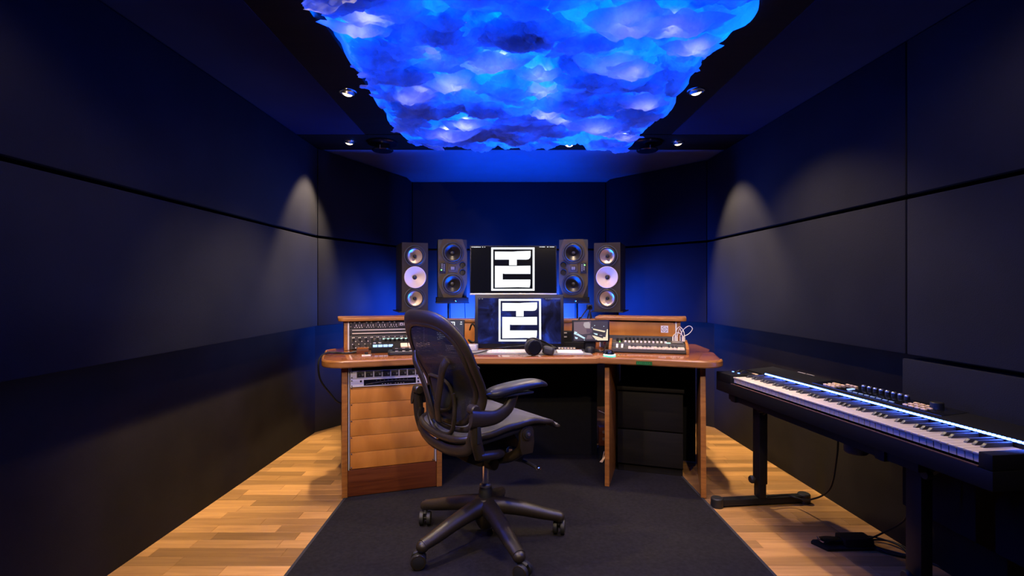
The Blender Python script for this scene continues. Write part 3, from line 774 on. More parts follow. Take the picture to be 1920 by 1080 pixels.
# tilt mechanism under the seat
mb = MB()
mb.prismX([(-0.13, 0.385), (-0.06, 0.352), (0.05, 0.352), (0.12, 0.375), (0.15, 0.420), (0.12, 0.470), (-0.10, 0.455)], -0.055, 0.055)
mb.tube(cr([(0.0, -0.02, 0.372), (0.12, 0.02, 0.392), (0.195, 0.05, 0.44), (0.215, 0.055, 0.50)], 5), 0.022, 10)
mb.tube(cr([(0.0, -0.02, 0.372), (-0.12, 0.02, 0.392), (-0.195, 0.05, 0.44), (-0.215, 0.055, 0.50)], 5), 0.022, 10)
tilt = obj('tilt_mechanism', mb, CHAIRG, chair, bev=0.006, seg=2)
obj('tension_knob', MB().cyl((0.105, 0.09, 0.395), 0.030, 0.06, (0.35, 1, -0.35), 20), CHAIRG, tilt, bev=0.005)
obj('tension_knob', MB().cyl((0.10, -0.035, 0.375), 0.024, 0.05, (1, 0.2, 0), 18), CHAIRD, tilt, bev=0.005)
obj('lever', MB().tube(cr([(0.05, 0.06, 0.375), (0.13, 0.11, 0.368), (0.20, 0.135, 0.352)], 5), 0.0075, 8), CHAIRD, tilt)
obj('lever_tip', MB().ball((0.207, 0.137, 0.350), (0.012, 0.012, 0.011), 12, 8), CHROME, tilt)
obj('bolt_cap', MB().cyl((0.115, 0.045, 0.425), 0.016, 0.012, (1, -0.1, 0), 16), CHROME, tilt, bev=0.003)
for s in (-1, 1):                                   # round pivot plates at the sides of the seat
    mb = MB().prismX([(0.055+0.036*math.cos(R(a)), 0.520+0.036*math.sin(R(a))) for a in range(-10, 191, 20)] + [(0.018, 0.470), (0.03, 0.435), (0.085, 0.435), (0.093, 0.480)], s*0.222, s*0.236)
    pv = obj('pivot_plate', mb, CHAIRG, chair, bev=0.003)
    for r_, x in ((0.026, 0.239), (0.017, 0.243), (0.007, 0.247)):
        obj('washer', MB().cyl((s*x, 0.055, 0.520), r_, 0.006, 'X', 24), CHAIRG if r_ > 0.02 else (CHAIRD if r_ > 0.01 else STEEL), pv, bev=0.0015)
# seat: a saddle of woven mesh in a moulded rim
def seat_z(x, y):
    pr = [(-0.24, 0.548), (-0.14, 0.556), (-0.02, 0.574), (0.08, 0.582), (0.17, 0.565), (0.24, 0.538), (0.30, 0.502)]
    for (a, za), (b, zb) in zip(pr, pr[1:]):
        if y <= b or b == 0.30:
            t = max(0, min(1, (y-a)/(b-a))); t = t*t*(3-2*t); z = za+(zb-za)*t; break
    back = max(0, min(1, (0.22-y)/0.3))
    return z - 0.028*(1-(min(1, abs(x)/0.235))**2)*back - (0.012*(x/0.235)**4 if y > 0.2 else 0)
def seat_out(n=64):
    pts = cr([(0.0, 0.300, 0), (0.12, 0.294, 0), (0.195, 0.262, 0), (0.232, 0.19, 0), (0.240, 0.06, 0), (0.236, -0.08, 0), (0.222, -0.18, 0), (0.17, -0.228, 0), (0.0, -0.238, 0),
              (-0.17, -0.228, 0), (-0.222, -0.18, 0), (-0.236, -0.08, 0), (-0.240, 0.06, 0), (-0.232, 0.19, 0), (-0.195, 0.262, 0), (-0.12, 0.294, 0)], 5, True)
    return pts
so = seat_out()
mb = MB().tube([(p.x, p.y, seat_z(p.x, p.y)-0.010) for p in so], 0.01, seg=12, closed=True, up=(0, 0, 1), flat=[(0.013-0.006*max(0, min(1, (p.y-0.08)/0.2)), 0.015-0.009*max(0, min(1, (p.y-0.06)/0.2))) for p in so])
obj('seat_rim', mb, CHAIRG, chair, ang=60)
def seat_fn(u, v):
    k = u*len(so); i = int(k) % len(so); f = k-int(k)
    a = so[i].lerp(so[(i+1) % len(so)], f)
    x, y = a.x*v, 0.03+(a.y-0.03)*v
    return (x, y, seat_z(x, y)-0.001)
obj('seat_mesh', MB().grid(seat_fn, 80, 22), PELL, chair, ang=180)
for s in (-1, 1):
    obj('seat_rail', MB().tube(cr([(s*0.212, -0.20, 0.522), (s*0.222, -0.06, 0.536), (s*0.222, 0.08, 0.546), (s*0.212, 0.17, 0.538)], 5), 0.02, 10, up=(0, 0, 1), flat=[(0.010-0.004*k/15, 0.024-0.016*k/15) for k in range(16)]), CHAIRD, chair)
# backrest
def back_y(x, z):
    return -0.205 - 0.255*(z-0.55) + 0.030*math.exp(-((z-0.70)/0.09)**2) + 0.95*x*x*(0.6+0.4*min(1, max(0, (1.0-z)/0.3)))
OUT = [(0.0, 1.008), (0.10, 1.004), (0.175, 0.982), (0.228, 0.935), (0.252, 0.870), (0.252, 0.80), (0.238, 0.72), (0.214, 0.645), (0.188, 0.590), (0.140, 0.552), (0.0, 0.540)]
oo = cr([(x, z, 0) for x, z in OUT] + [(-x, z, 0) for x, z in OUT[-2:0:-1]], 6, True)
pts = []; fl = []; ups = []
for p in oo:
    x, z = p.x, p.y
    pts.append(Vector((x, back_y(x, z), z)))
    top = max(0, min(1, (z-0.86)/0.14)); low = max(0, min(1, (0.62-z)/0.07))
    fl.append((0.022 + 0.010*top - 0.010*low, 0.0125-0.004*low))
    ups.append(Vector((-1.9*x*0.6, 1, 0.25)).normalized())
bf = obj('backrest_frame', MB().tube(pts, 0.02, seg=14, closed=True, up=ups, flat=fl), CHAIRG, chair, ang=60)
# second, inner lip of the frame
ip = [Vector((p.x*0.885, back_y(p.x*0.885, 0.775+(p.y-0.775)*0.885)-0.004, 0.775+(p.y-0.775)*0.885)) for p in oo]
obj('inner_lip', MB().tube(ip, 0.008, seg=8, closed=True, up=ups, flat=(0.013, 0.006)), CHAIRG, bf, ang=60)
# the woven mesh: real threads
def spans(fixed, axis):
    P = [(p.x*0.93, 0.775+(p.y-0.775)*0.93) for p in oo]; hit = []
    for (x0, z0), (x1, z1) in zip(P, P[1:]+P[:1]):
        a, b = (x0, x1) if axis == 'v' else (z0, z1)
        if (a-fixed)*(b-fixed) < 0:
            t = (fixed-a)/(b-a); hit.append((z0+(z1-z0)*t) if axis == 'v' else (x0+(x1-x0)*t))
    return (min(hit), max(hit)) if len(hit) >= 2 else None
mb = MB(); wv = 0.00275
def thread(pts_, dx, dz):
    vs = []
    for (x, z) in pts_:
        vs.append((mb.bm.verts.new((x-dx, back_y(x-dx, z-dz), z-dz)), mb.bm.verts.new((x+dx, back_y(x+dx, z+dz), z+dz))))
    for a, b in zip(vs, vs[1:]): mb.bm.faces.new((a[0], b[0], b[1], a[1]))
x = -0.232
while x < 0.233:
    s = spans(x, 'v')
    if s: thread([(x, s[0]+(s[1]-s[0])*k/22) for k in range(23)], wv, 0)
    x += 0.0068
z = 0.552
while z < 0.99:
    s = spans(z, 'h')
    if s: thread([(s[0]+(s[1]-s[0])*k/22, z) for k in range(23)], 0, wv)
    z += 0.0068
o = obj('backrest_mesh', mb, PELLB, chair, recalc=False, ang=180); o['kind'] = 'stuff'
# spine: two straps rising in a V, lumbar pad and the lower loop
def strap(s):
    q = [(s*0.022, 0.575, -0.040), (s*0.035, 0.640, -0.052), (s*0.075, 0.725, -0.052), (s*0.125, 0.805, -0.034), (s*0.150, 0.845, -0.016)]
    return cr([(x, back_y(x, z)+d, z) for x, z, d in q], 6)
for s in (-1, 1):
    obj('back_strap', MB().tube(strap(s), 0.01, seg=10, up=(0, 1, 0.2), flat=(0.021, 0.008)), CHAIRG, chair, ang=60)
lp = cr([(-0.085, 0.660, 0), (-0.06, 0.625, 0), (0.0, 0.615, 0), (0.06, 0.625, 0), (0.085, 0.660, 0), (0.085, 0.72, 0), (0.06, 0.752, 0), (0, 0.758, 0), (-0.06, 0.752, 0), (-0.085, 0.72, 0)], 4, True)
def lum(u, v):
    k = u*len(lp); i = int(k) % len(lp); a = lp[i].lerp(lp[(i+1) % len(lp)], k-int(k))
    x, z = a.x*v, 0.688+(a.y-0.688)*v
    return (x, back_y(x, z)-0.014-0.014*(1-v**3), z)
obj('lumbar_pad', MB().grid(lum, 44, 8), CHAIRD, chair, ang=80)
obj('lumbar_rim', MB().tube([(p.x, back_y(p.x, p.y)-0.015, p.y) for p in lp], 0.008, 8, closed=True), CHAIRG, chair)
lo = cr([(-0.115, 0.700, 0), (-0.118, 0.600, 0), (-0.085, 0.535, 0), (0, 0.515, 0), (0.085, 0.535, 0), (0.118, 0.600, 0), (0.115, 0.700, 0)], 6)
obj('lower_loop', MB().tube([(p.x, back_y(p.x, p.y)-0.030, p.y) for p in lo], 0.009, 10), CHAIRG, chair, ang=60)
mb = MB().tube(cr([(-0.236, -0.200, 0.575), (-0.215, -0.218, 0.500), (-0.11, -0.232, 0.470), (0.0, -0.236, 0.464), (0.11, -0.232, 0.470), (0.215, -0.218, 0.500), (0.236, -0.200, 0.575)], 6), 0.02, 12, up=(0, 0, 1), flat=(0.009, 0.023))
mb.tube(cr([(0, -0.232, 0.466), (0, -0.17, 0.44), (0, -0.08, 0.42)], 4), 0.03, 12, up=(0, 0, 1), flat=(0.05, 0.022))
obj('back_yoke', mb, CHAIRG, chair, ang=60)
# arms
for s in (-1, 1):
    mb = MB()
    mb.tube(cr([(s*0.250, -0.185, 0.470), (s*0.253, -0.205, 0.540), (s*0.253, -0.212, 0.640)], 5), 0.02, 12, up=(s, 0, 0), flat=(0.024, 0.016))
    mb.tube(cr([(s*0.250, -0.19, 0.475), (s*0.235, -0.10, 0.462), (s*0.15, -0.02, 0.430)], 5), 0.02, 10, up=(0, 0, 1), flat=(0.020, 0.018))
    post = obj('arm_post', mb, CHAIRG, chair, ang=60)
    obj('slot', MB().bb(s*0.268, -0.212, 0.530, s*0.2715, -0.196, 0.630), CHAIRD, post, bev=0.001)
    obj('height_clamp', MB().lathe([(0, -0.022), (0.017, -0.022), (0.021, -0.017), (0.021, 0.017), (0.017, 0.022), (0, 0.022)], (s*0.247, -0.214, 0.658), 'X'), CHAIRG, post)
    br = obj('arm_bracket', MB().tube(cr([(s*0.262, -0.235, 0.628), (s*0.264, -0.190, 0.622), (s*0.264, -0.120, 0.622), (s*0.264, -0.065, 0.648), (s*0.264, -0.040, 0.690), (s*0.264, -0.035, 0.706)], 6), 0.02, 14, up=(1, 0, 0),
              flat=[(0.037-0.014*min(1, k/22), 0.014) for k in range(31)]), CHAIRG, chair, ang=60)
    # pad: soft slab, thick behind, tapering and drooping forward
    def padf(u, v, s=s):
        a = 2*math.pi*u
        t = (v*2-1)
        ln = 0.148; wd = 0.046
        yy = -0.018 + ln*math.copysign(abs(t)**0.85, t)
        wf_ = max(0.0, 1-abs(t)**4.5)**0.5
        cw = math.copysign(abs(math.cos(a))**0.75, math.cos(a)); ch = math.copysign(abs(math.sin(a))**0.75, math.sin(a))
        zc = 0.724 + 0.012*math.sin((t+0.4)*1.7) - 0.012*max(0, t-0.5)**2*4
        return (s*0.264+wd*wf_*cw, yy, zc+(0.019-0.004*t)*wf_*ch)
    obj('arm_pad', MB().grid(padf, 28, 30), PAD, br, ang=180)
    obj('pad_base', MB().box((s*0.264, -0.03, 0.704), (0.060, 0.15, 0.010)), CHAIRD, br, bev=0.004)
# ------------------------------------------------------------------ loudspeakers
def woofer_al(t, z, M0=None):
    w = obj('woofer', MB().lathe([(0.080, 0.0), (0.080, 0.003), (0.077, 0.004), (0.070, 0.0035), (0.068, 0.002), (0.063, 0.007), (0.056, 0.007), (0.052, 0.001)], (0, 0, z), 'Y-', 40), RUBBER, t)
    obj('cone', MB().lathe([(0.052, 0.001), (0.049, -0.002), (0.030, -0.015), (0.012, -0.029)], (0, 0, z), 'Y-', 40), CONEAL, w, label='shiny aluminium cone')
    obj('phase_plug', MB().lathe([(0.012, -0.029), (0.0125, -0.010), (0.009, 0.000), (0.0, 0.004)], (0, 0, z), 'Y-', 20), BLACK, w)
def tall_speaker(x, y, rz, label, stand_label):
    t = thing('tall_speaker', label, 'speaker', (x, y, 0.9685), rz, 'tall three-driver speakers')
    obj('cabinet', MB().bb(-0.094, 0.0405, 0, 0.094, 0.305, 0.495), SPKSIDE, t, bev=0.003)
    obj('front_baffle', MB().plate([(-0.094, 0), (0.094, 0), (0.094, 0.495), (-0.094, 0.495)], [(0, 0.398, 0.062), (0, 0.092, 0.062), (0, 0.245, 0.070)], 0.0, 0.040), SPK, t)
    woofer_al(t, 0.398); woofer_al(t, 0.092)
    wg = obj('waveguide', MB().lathe([(0.0790, 0.0), (0.0790, 0.004), (0.0760, 0.005), (0.050, -0.003), (0.030, -0.010), (0.0165, -0.016)], (0, 0, 0.245), 'Y-', 44), WAVEG, t, label='wide white tweeter waveguide')
    obj('tweeter', MB().lathe([(0.0165, -0.016), (0.0150, -0.013), (0.010, -0.008), (0.0, -0.006)], (0, 0, 0.245), 'Y-', 24), RUBBER, wg)
    obj('logo_badge', MB().ball((0, -0.0005, 0.322), (0.003, 0.0015, 0.003), 10, 6), CHROME, t)
    s = thing('speaker_stand', stand_label, 'speaker stand', (x, y, 0.0), rz, 'speaker stands')
    obj('top_plate', MB().bb(-0.115, -0.01, 0.9600, 0.115, 0.33, 0.9680), BLACK, s, bev=0.001)
    obj('column', MB().bb(-0.030, 0.12, 0.03, 0.055, 0.22, 0.9600), BLACKM, s, bev=0.004)
    obj('base_plate', MB().bb(-0.105, 0.02, 0.0015, 0.105, 0.33, 0.030), BLACKM, s, bev=0.003)
tall_speaker(-0.654, 3.70, 20, 'tall speaker with white middle driver, at the left end of the desk', 'black floor stand under the left tall speaker')
tall_speaker(0.733, 3.70, -20, 'tall speaker with white middle driver, at the right end of the desk', 'black floor stand under the right tall speaker')

def woofer_bk(t, z):
    w = obj('woofer', MB().lathe([(0.083, 0.0), (0.083, 0.004), (0.080, 0.005), (0.071, 0.005), (0.068, 0.002), (0.063, 0.006), (0.057, 0.006), (0.053, 0.001)], (0, 0, z), 'Y-', 40), RUBBER, t)
    obj('cone', MB().lathe([(0.053, 0.001), (0.030, -0.014), (0.018, -0.023)], (0, 0, z), 'Y-', 36), CONEB, w)
    obj('dust_cap', MB().lathe([(0.018, -0.023), (0.014, -0.016), (0.0, -0.012)], (0, 0, z), 'Y-', 24), CONEB, w)
    for k in range(8):
        a = R(k*45+22); obj('bolt', MB().cyl((0.0765*math.cos(a), -0.0055, z+0.0765*math.sin(a)), 0.0028, 0.003, 'Y', 8), BLACK, w)
def oct_speaker(x, y, rz, f, label, stand_label):
    t = thing('octagonal_speaker', label, 'speaker', (x, y, 1.0655), rz, 'speakers with octagonal grey fronts')
    W_, H_ = 0.108, 0.433
    obj('cabinet', MB().bb(-W_, 0.0305, 0, W_, 0.30, H_), SPKSIDE, t, bev=0.004)
    o8 = [(-0.068, 0.0), (0.068, 0.0), (W_-0.001, 0.105), (W_-0.001, 0.335), (0.072, H_), (-0.072, H_), (-W_+0.001, 0.335), (-W_+0.001, 0.105)]
    obj('front_baffle', MB().plate(o8, [(0, 0.332, 0.062), (0, 0.100, 0.062), (f*0.073, 0.187, 0.0205), (f*0.073, 0.243, 0.0205)], 0.0, 0.030), BAFFLE, t)
    woofer_bk(t, 0.332); woofer_bk(t, 0.100)
    tw = obj('tweeter_plate', MB().bb(-0.034, -0.004, 0.186, 0.034, 0.001, 0.248), BAFFLE, t, bev=0.0015)
    obj('ribbon', MB().bb(-0.019, -0.0055, 0.203, 0.019, -0.003, 0.231), BLACK, tw, bev=0.002)
    for k in range(5): obj('ribbon_fold', MB().bb(-0.013+k*0.0056, -0.0068, 0.206, -0.0102+k*0.0056, -0.005, 0.228), GREYINK, tw)
    for a, b in ((-0.029, 0.191), (0.029, 0.191), (-0.029, 0.243), (0.029, 0.243)): obj('screw', MB().cyl((a, -0.0045, b), 0.0025, 0.002, 'Y', 8), BLACK, tw)
    for z in (0.187, 0.243):
        obj('bass_port', MB().lathe([(0.024, 0.0), (0.0245, 0.002), (0.021, 0.001), (0.019, -0.008), (0.018, -0.016), (0.0, -0.0165)], (f*0.073, 0, z), 'Y-', 28), RUBBER, t)
    cp = obj('control_panel', MB().bb(-f*0.097, -0.003, 0.178, -f*0.052, 0.001, 0.258), BLACK, t, bev=0.001)
    mb = MB()
    for k in range(6):
        mb.bb(-f*(0.086-0.004), -0.0036, 0.203+k*0.0085, -f*(0.086-0.012), -0.0028, 0.206+k*0.0085)
        mb.bb(-f*(0.086-0.020), -0.0036, 0.196+k*0.0090, -f*(0.086-0.026), -0.0028, 0.2000+k*0.0090)
    obj('marks', mb, GREYINK, cp)
    obj('power_led', MB().box((-f*0.083, -0.004, 0.204 if f > 0 else 0.240), (0.007, 0.003, 0.007)), LED_G, cp, bev=0.001)
    s = thing('monitor_stand', stand_label, 'speaker stand', (x, y, 0.0), rz, 'speaker stands')
    obj('foam_pad', MB().bb(-0.118, -0.012, 1.030, 0.118, 0.29, 1.065), BLACKM, s, bev=0.003)
    obj('top_plate', MB().bb(-0.122, -0.006, 1.022, 0.122, 0.28, 1.030), BLACK, s, bev=0.001)
    obj('badge', MB().ball((0.02, -0.013, 1.040), (0.008, 0.003, 0.006), 12, 8), CHROME, s)
    obj('pole', MB().lathe([(0.0, 0.03), (0.016, 0.03), (0.016, 0.72), (0.0125, 0.722), (0.0125, 1.022), (0, 1.022)], (f*-0.02, 0.14, 0), seg=18), BLACK, s)
    mb = MB()
    for k in range(3):
        a = R(90+k*120); mb.tube([(-f*0.02, 0.14, 0.045), (-f*0.02+0.10*math.cos(a), 0.14+0.13*math.sin(a), 0.012)], 0.01, 8)
    mb.cyl((-f*0.02, 0.14, 0.035), 0.035, 0.06)
    obj('tripod_base', mb, BLACK, s)
oct_speaker(-0.393, 3.80, 9, 1, 'grey octagonal-front speaker left of the upper screen', 'black pole stand under the left octagonal speaker')
oct_speaker(0.503, 3.80, -9, -1, 'grey octagonal-front speaker right of the upper screen', 'black pole stand under the right octagonal speaker')
for x, dx, lab in ((-0.330, 0.010, 'thin cable hanging from the left octagonal speaker'), (0.565, 0.030, 'thin cable hanging from the right octagonal speaker')):
    o = obj('speaker_cable', MB().tube(cr([(x, 4.125, 1.10), (x, 4.14, 1.0), (x+dx*0.5, 4.14, 0.85), (x+dx, 4.13, 0.60), (x+dx, 4.12, 0.30), (x+dx+0.02, 4.15, 0.004)], 6), 0.003, 6), BLACK); tag(o, lab, 'cable')

# ------------------------------------------------------------------ screens
def logo(parent, cx, cz, s, y):
    """square emblem: frame, a T above a C, s = outer size"""
    F = lambda u, v: (cx+(u-0.5)*s, cz+(0.5-v)*s)
    def P(pts, nm):
        return obj(nm, MB().prismY([F(*p) for p in pts], y-0.0006, y), LOGO_E, parent, recalc=True)
    mb = MB(); t = 0.045
    for a in ([(0, 0), (1, 0), (1, t), (0, t)], [(0, 1-t), (1, 1-t), (1, 1), (0, 1)], [(0, t), (t, t), (t, 1-t), (0, 1-t)], [(1-t, t), (1, t), (1, 1-t), (1-t, 1-t)]):
        mb.prismY([F(*p) for p in a], y-0.0006, y)
    obj('emblem_frame', mb, LOGO_E, parent)
    P([(0.085, 0.095), (0.50, 0.098), (0.60, 0.090), (0.91, 0.080), (0.908, 0.20), (0.895, 0.245), (0.86, 0.275), (0.80, 0.282), (0.59, 0.280), (0.59, 0.412), (0.412, 0.412), (0.412, 0.282), (0.085, 0.282)], 'emblem_upper_stroke')
    P([(0.085, 0.425), (0.50, 0.428), (0.905, 0.422), (0.905, 0.612), (0.32, 0.612), (0.265, 0.605), (0.265, 0.742), (0.905, 0.742), (0.90, 0.86), (0.885, 0.925), (0.62, 0.918), (0.085, 0.928)], 'emblem_lower_stroke')
def dashes(parent, x0, x1, z, y, n, h, m):
    mb = MB(); st = (x1-x0)/n
    for k in range(n):
        if random.random() < 0.85: mb.bb(x0+k*st, y-0.0005, z-h/2, x0+k*st+st*random.uniform(0.45, 0.85), y, z+h/2)
    obj('menu_text', mb, m, parent)
WALLP = bpy.data.materials.new('wallpaper_clouds'); WALLP.use_nodes = True
nt = WALLP.node_tree; N = nt.nodes; L = nt.links; b = N['Principled BSDF']
tc = N.new('ShaderNodeTexCoord'); n = N.new('ShaderNodeTexNoise'); n.inputs['Scale'].default_value = 9; n.inputs['Detail'].default_value = 7; n.inputs['Distortion'].default_value = 0.8
L.new(tc.outputs['Object'], n.inputs['Vector'])
r = N.new('ShaderNodeValToRGB'); e = r.color_ramp.elements
e[0].position = 0.36; e[0].color = (0.001, 0.002, 0.014, 1); e[1].position = 0.75; e[1].color = (0.02, 0.06, 0.55, 1)
q = e.new(0.55); q.color = (0.010, 0.014, 0.085, 1)
L.new(n.outputs['Fac'], r.inputs['Fac']); L.new(r.outputs['Color'], b.inputs['Emission Color']); b.inputs['Emission Strength'].default_value = 0.85
b.inputs['Base Color'].default_value = (0.002, 0.002, 0.004, 1); b.inputs['Roughness'].default_value = 0.15
DIM = emis('menu_text_dim', (0.5, 0.6, 0.9), 0.35)
BEZ = mat('bezel_black', (0.004, 0.004, 0.007), 0.4, spec=0.25)
# upper screen on a pole fixed to the hutch
t = thing('upper_monitor', 'black screen with white square emblem, above the other big screen', 'monitor', (0.052, 3.440, 0.9290))
obj('housing', MB().bb(-0.2915, 0.0, 0.163, 0.2915, 0.035, 0.492), BEZ, t, bev=0.003)
sc = obj('screen', MB().bb(-0.285, -0.0012, 0.176, 0.285, 0.001, 0.486), SCR_BLK, t)
obj('chin', MB().bb(-0.2915, -0.002, 0.158, 0.2915, 0.001, 0.171), STEEL, t, bev=0.001)
logo(sc, -0.003, 0.3335, 0.291, -0.0014)
dashes(sc, -0.281, -0.180, 0.481, -0.0014, 14, 0.005, LOGO_E); dashes(sc, 0.175, 0.278, 0.482, -0.0014, 18, 0.005, LOGO_E)
obj('pole', MB().bb(-0.02, 0.036, 0.010, 0.02, 0.052, 0.40), BLACK, t)
obj('foot', MB().bb(-0.10, -0.03, 0.0003, 0.10, 0.055, 0.010), BLACK, t, bev=0.002)
# lower screen stands on the desk
t = thing('lower_monitor', 'big black-framed screen with blue cloud wallpaper and white emblem, on the desk', 'monitor', (0.087, 3.225, 0.7503))
TM = Matrix.Translation((0, 0, 0.004)) @ Matrix.Rotation(R(-4), 4, 'X')
h = obj('housing', MB(TM).prismY([(-0.2830, 0.0), (0.2830, 0.0), (0.2810, 0.340), (-0.2810, 0.340)], 0.0, 0.022), BEZ, t, bev=0.005)
sc = obj('screen', MB().bb(-0.262, -0.0012, 0.030, 0.262, 0.0006, 0.318), WALLP, t)
sc.matrix_local = TM
logo(sc, 0.003, 0.178, 0.268, -0.0014)
dashes(sc, -0.256, -0.228, 0.3125, -0.0014, 5, 0.004, DIM); dashes(sc, 0.165, 0.258, 0.3125, -0.0014, 12, 0.003, DIM)
obj('foot', MB().bb(-0.11, 0.01, 0.0002, 0.11, 0.15, 0.006), BLACK, t, bev=0.002)
obj('stand', MB().bb(-0.06, 0.06, 0.006, 0.06, 0.07, 0.20), BLACK, t, bev=0.002)
o = obj('webcam_lens', MB(TM).cyl((0, -0.001, 0.329), 0.004, 0.002, 'Y', 12), BLACK, t)
# small screens in front of the hutch
def small(x, y, rz, label):
    t = thing('small_monitor', label, 'monitor', (x, y, 0.7503), rz, 'small screens by the hutch')
    obj('housing', MB().bb(-0.113, 0.0, 0.057, 0.113, 0.014, 0.190), BEZ, t, bev=0.003)
    obj('stand', MB().prismX([(0.015, 0.002), (0.090, 0.002), (0.060, 0.10), (0.015, 0.14)], -0.03, 0.03), BLACKM, t, bev=0.002)
    obj('foot', MB().bb(-0.055, 0.0, 0.0002, 0.055, 0.095, 0.006), BLACKM, t, bev=0.001)
    return t
t = small(0.516, 3.10, 0, 'small screen showing a dim picture of a room, right of the big screens')
S = lambda n_, c, s: emis(n_, c, s)
sc = obj('screen', MB().bb(-0.103, -0.0010, 0.066, 0.103, 0.001, 0.183), S('feed_dark', (0.030, 0.024, 0.045), 0.8), t)
def fp(nm, pts, m, k): return obj(nm, MB().prismY([(-0.103+u*0.206, 0.183-v*0.117) for u, v in pts], -0.0010-k*0.0003, -0.0009), m, sc)
F1, F2, F3, F4, F5, F6 = S('feed_wall', (0.20, 0.125, 0.15), 0.8), S('feed_glow', (0.55, 0.47, 0.49), 0.8), S('feed_floor', (0.95, 0.80, 0.55), 0.95), S('feed_black', (0.012, 0.010, 0.014), 1), S('feed_ice', (0.62, 0.86, 0.98), 1.0), S('feed_plum', (0.10, 0.055, 0.09), 0.8)
fp('picture_wall', [(0.0, 0.05), (0.5, 0.0), (0.48, 0.62), (0.25, 0.68), (0.0, 0.6)], F1, 1)
fp('picture_wall', [(0.30, 0.06), (0.45, 0.03), (0.48, 0.14), (0.47, 0.36), (0.33, 0.34), (0.28, 0.2)], F2, 2)
fp('picture_floor', [(0.53, 0.73), (1.0, 0.84), (1.0, 0.99), (0.70, 0.99), (0.62, 0.9)], F3, 2)
fp('picture_floor', [(0.97, 0.42), (1.0, 0.40), (1.0, 0.86), (0.93, 0.84)], F3, 2)
fp('picture_amplifier', [(0.55, 0.42), (0.94, 0.52), (0.85, 0.88), (0.52, 0.70)], F4, 3)
fp('picture_stripe', [(0.56, 0.37), (0.93, 0.50), (0.90, 0.57), (0.57, 0.44)], F3, 4)
fp('picture_lights', [(0.57, 0.60), (0.70, 0.64), (0.69, 0.72), (0.63, 0.69)], F5, 4)
fp('picture_lights', [(0.76, 0.70), (0.84, 0.72), (0.83, 0.75), (0.75, 0.73)], F2, 4)
fp('picture_chair', [(0.36, 0.40), (0.52, 0.38), (0.55, 0.58), (0.38, 0.60)], F6, 3)
fp('picture_chair', [(0.40, 0.72), (0.50, 0.72), (0.56, 0.90), (0.36, 0.92)], F1, 3)
fp('picture_keys', [(0.11, 0.62), (0.34, 0.86), (0.30, 0.91), (0.07, 0.70)], F5, 3)
fp('picture_keys', [(0.02, 0.52), (0.10, 0.56), (0.07, 0.70), (0.0, 0.66)], F5, 3)
fp('picture_keys', [(0.03, 0.80), (0.12, 0.84), (0.10, 0.92), (0.04, 0.90)], F5, 3)
for u, v in ((0.60, 0.20), (0.87, 0.24), (0.53, 0.31), (0.63, 0.92), (0.30, 0.95)): fp('picture_lights', [(u, v), (u+0.02, v), (u+0.02, v+0.035), (u, v+0.035)], F5, 4)
t = small(-0.364, 3.13, 0, 'small screen with white emblem behind the top of the office chair')
sc = obj('screen', MB().bb(-0.108, -0.0010, 0.063, 0.108, 0.001, 0.186), S('small_screen_blue', (0.004, 0.018, 0.05), 0.9), t)
logo(sc, 0.0, 0.124, 0.108, -0.0012)
dashes(sc, 0.088, 0.098, 0.176, -0.0012, 2, 0.006, LOGO_E); dashes(sc, 0.086, 0.100, 0.164, -0.0012, 3, 0.006, LOGO_E)
# ------------------------------------------------------------------ things on the desk
DZ = 0.7503
# grey felt mat
t = thing('desk_mat', 'flat grey felt mat under the white keyboard and trackpad', 'desk mat', (0.098, 3.12, DZ))
obj('felt', MB().prism([(-0.37, -0.17), (0.40, -0.19), (0.40, 0.05), (-0.37, 0.05)], 0.0, 0.003), GREYMAT, t)
MZ = DZ+0.0032
# small computer
t = thing('mini_computer', 'small silver square computer on the grey mat, behind the office chair', 'computer', (-0.268, 3.135, MZ))
obj('case', MB().prism(arc((0.0785, -0.010), 0.02, -90, 0, 5)+arc((0.0785, 0.028), 0.02, 0, 90, 5)+arc((-0.0785, 0.028), 0.02, 90, 180, 5)+arc((-0.0785, -0.010), 0.02, 180, 270, 5), 0.001, 0.036), ALU, t, bev=0.003)
obj('power_led', MB().bb(0.052, -0.0312, 0.010, 0.057, -0.029, 0.013), emis('white_led', (1, 1, 1), 4), t)
# white computer keyboard
kx, ky, _ = desk_pt(951, 663)
t = thing('computer_keyboard', 'thin white computer keyboard in front of the lower screen', 'keyboard', (0.030, 2.985, MZ), 0)
obj('tray', MB().prismX([(0, 0.0005), (0.113, 0.0005), (0.113, 0.010), (0, 0.005)], -0.140, 0.140), ALU, t, bev=0.001)
mb = MB()
for r_ in range(5):
    for k in range(14):
        x = -0.134+k*0.0191
        if r_ == 0 and 4 <= k <= 8:
            if k == 4: mb.box((0.0, 0.014, 0.0068), (0.094, 0.0165, 0.0025))
            continue
        mb.box((x+0.0095, 0.014+r_*0.0205, 0.0068+r_*0.0009), (0.0165, 0.0172, 0.0025))
o = obj('keycaps', mb, WHITE, t); o['kind'] = 'stuff'
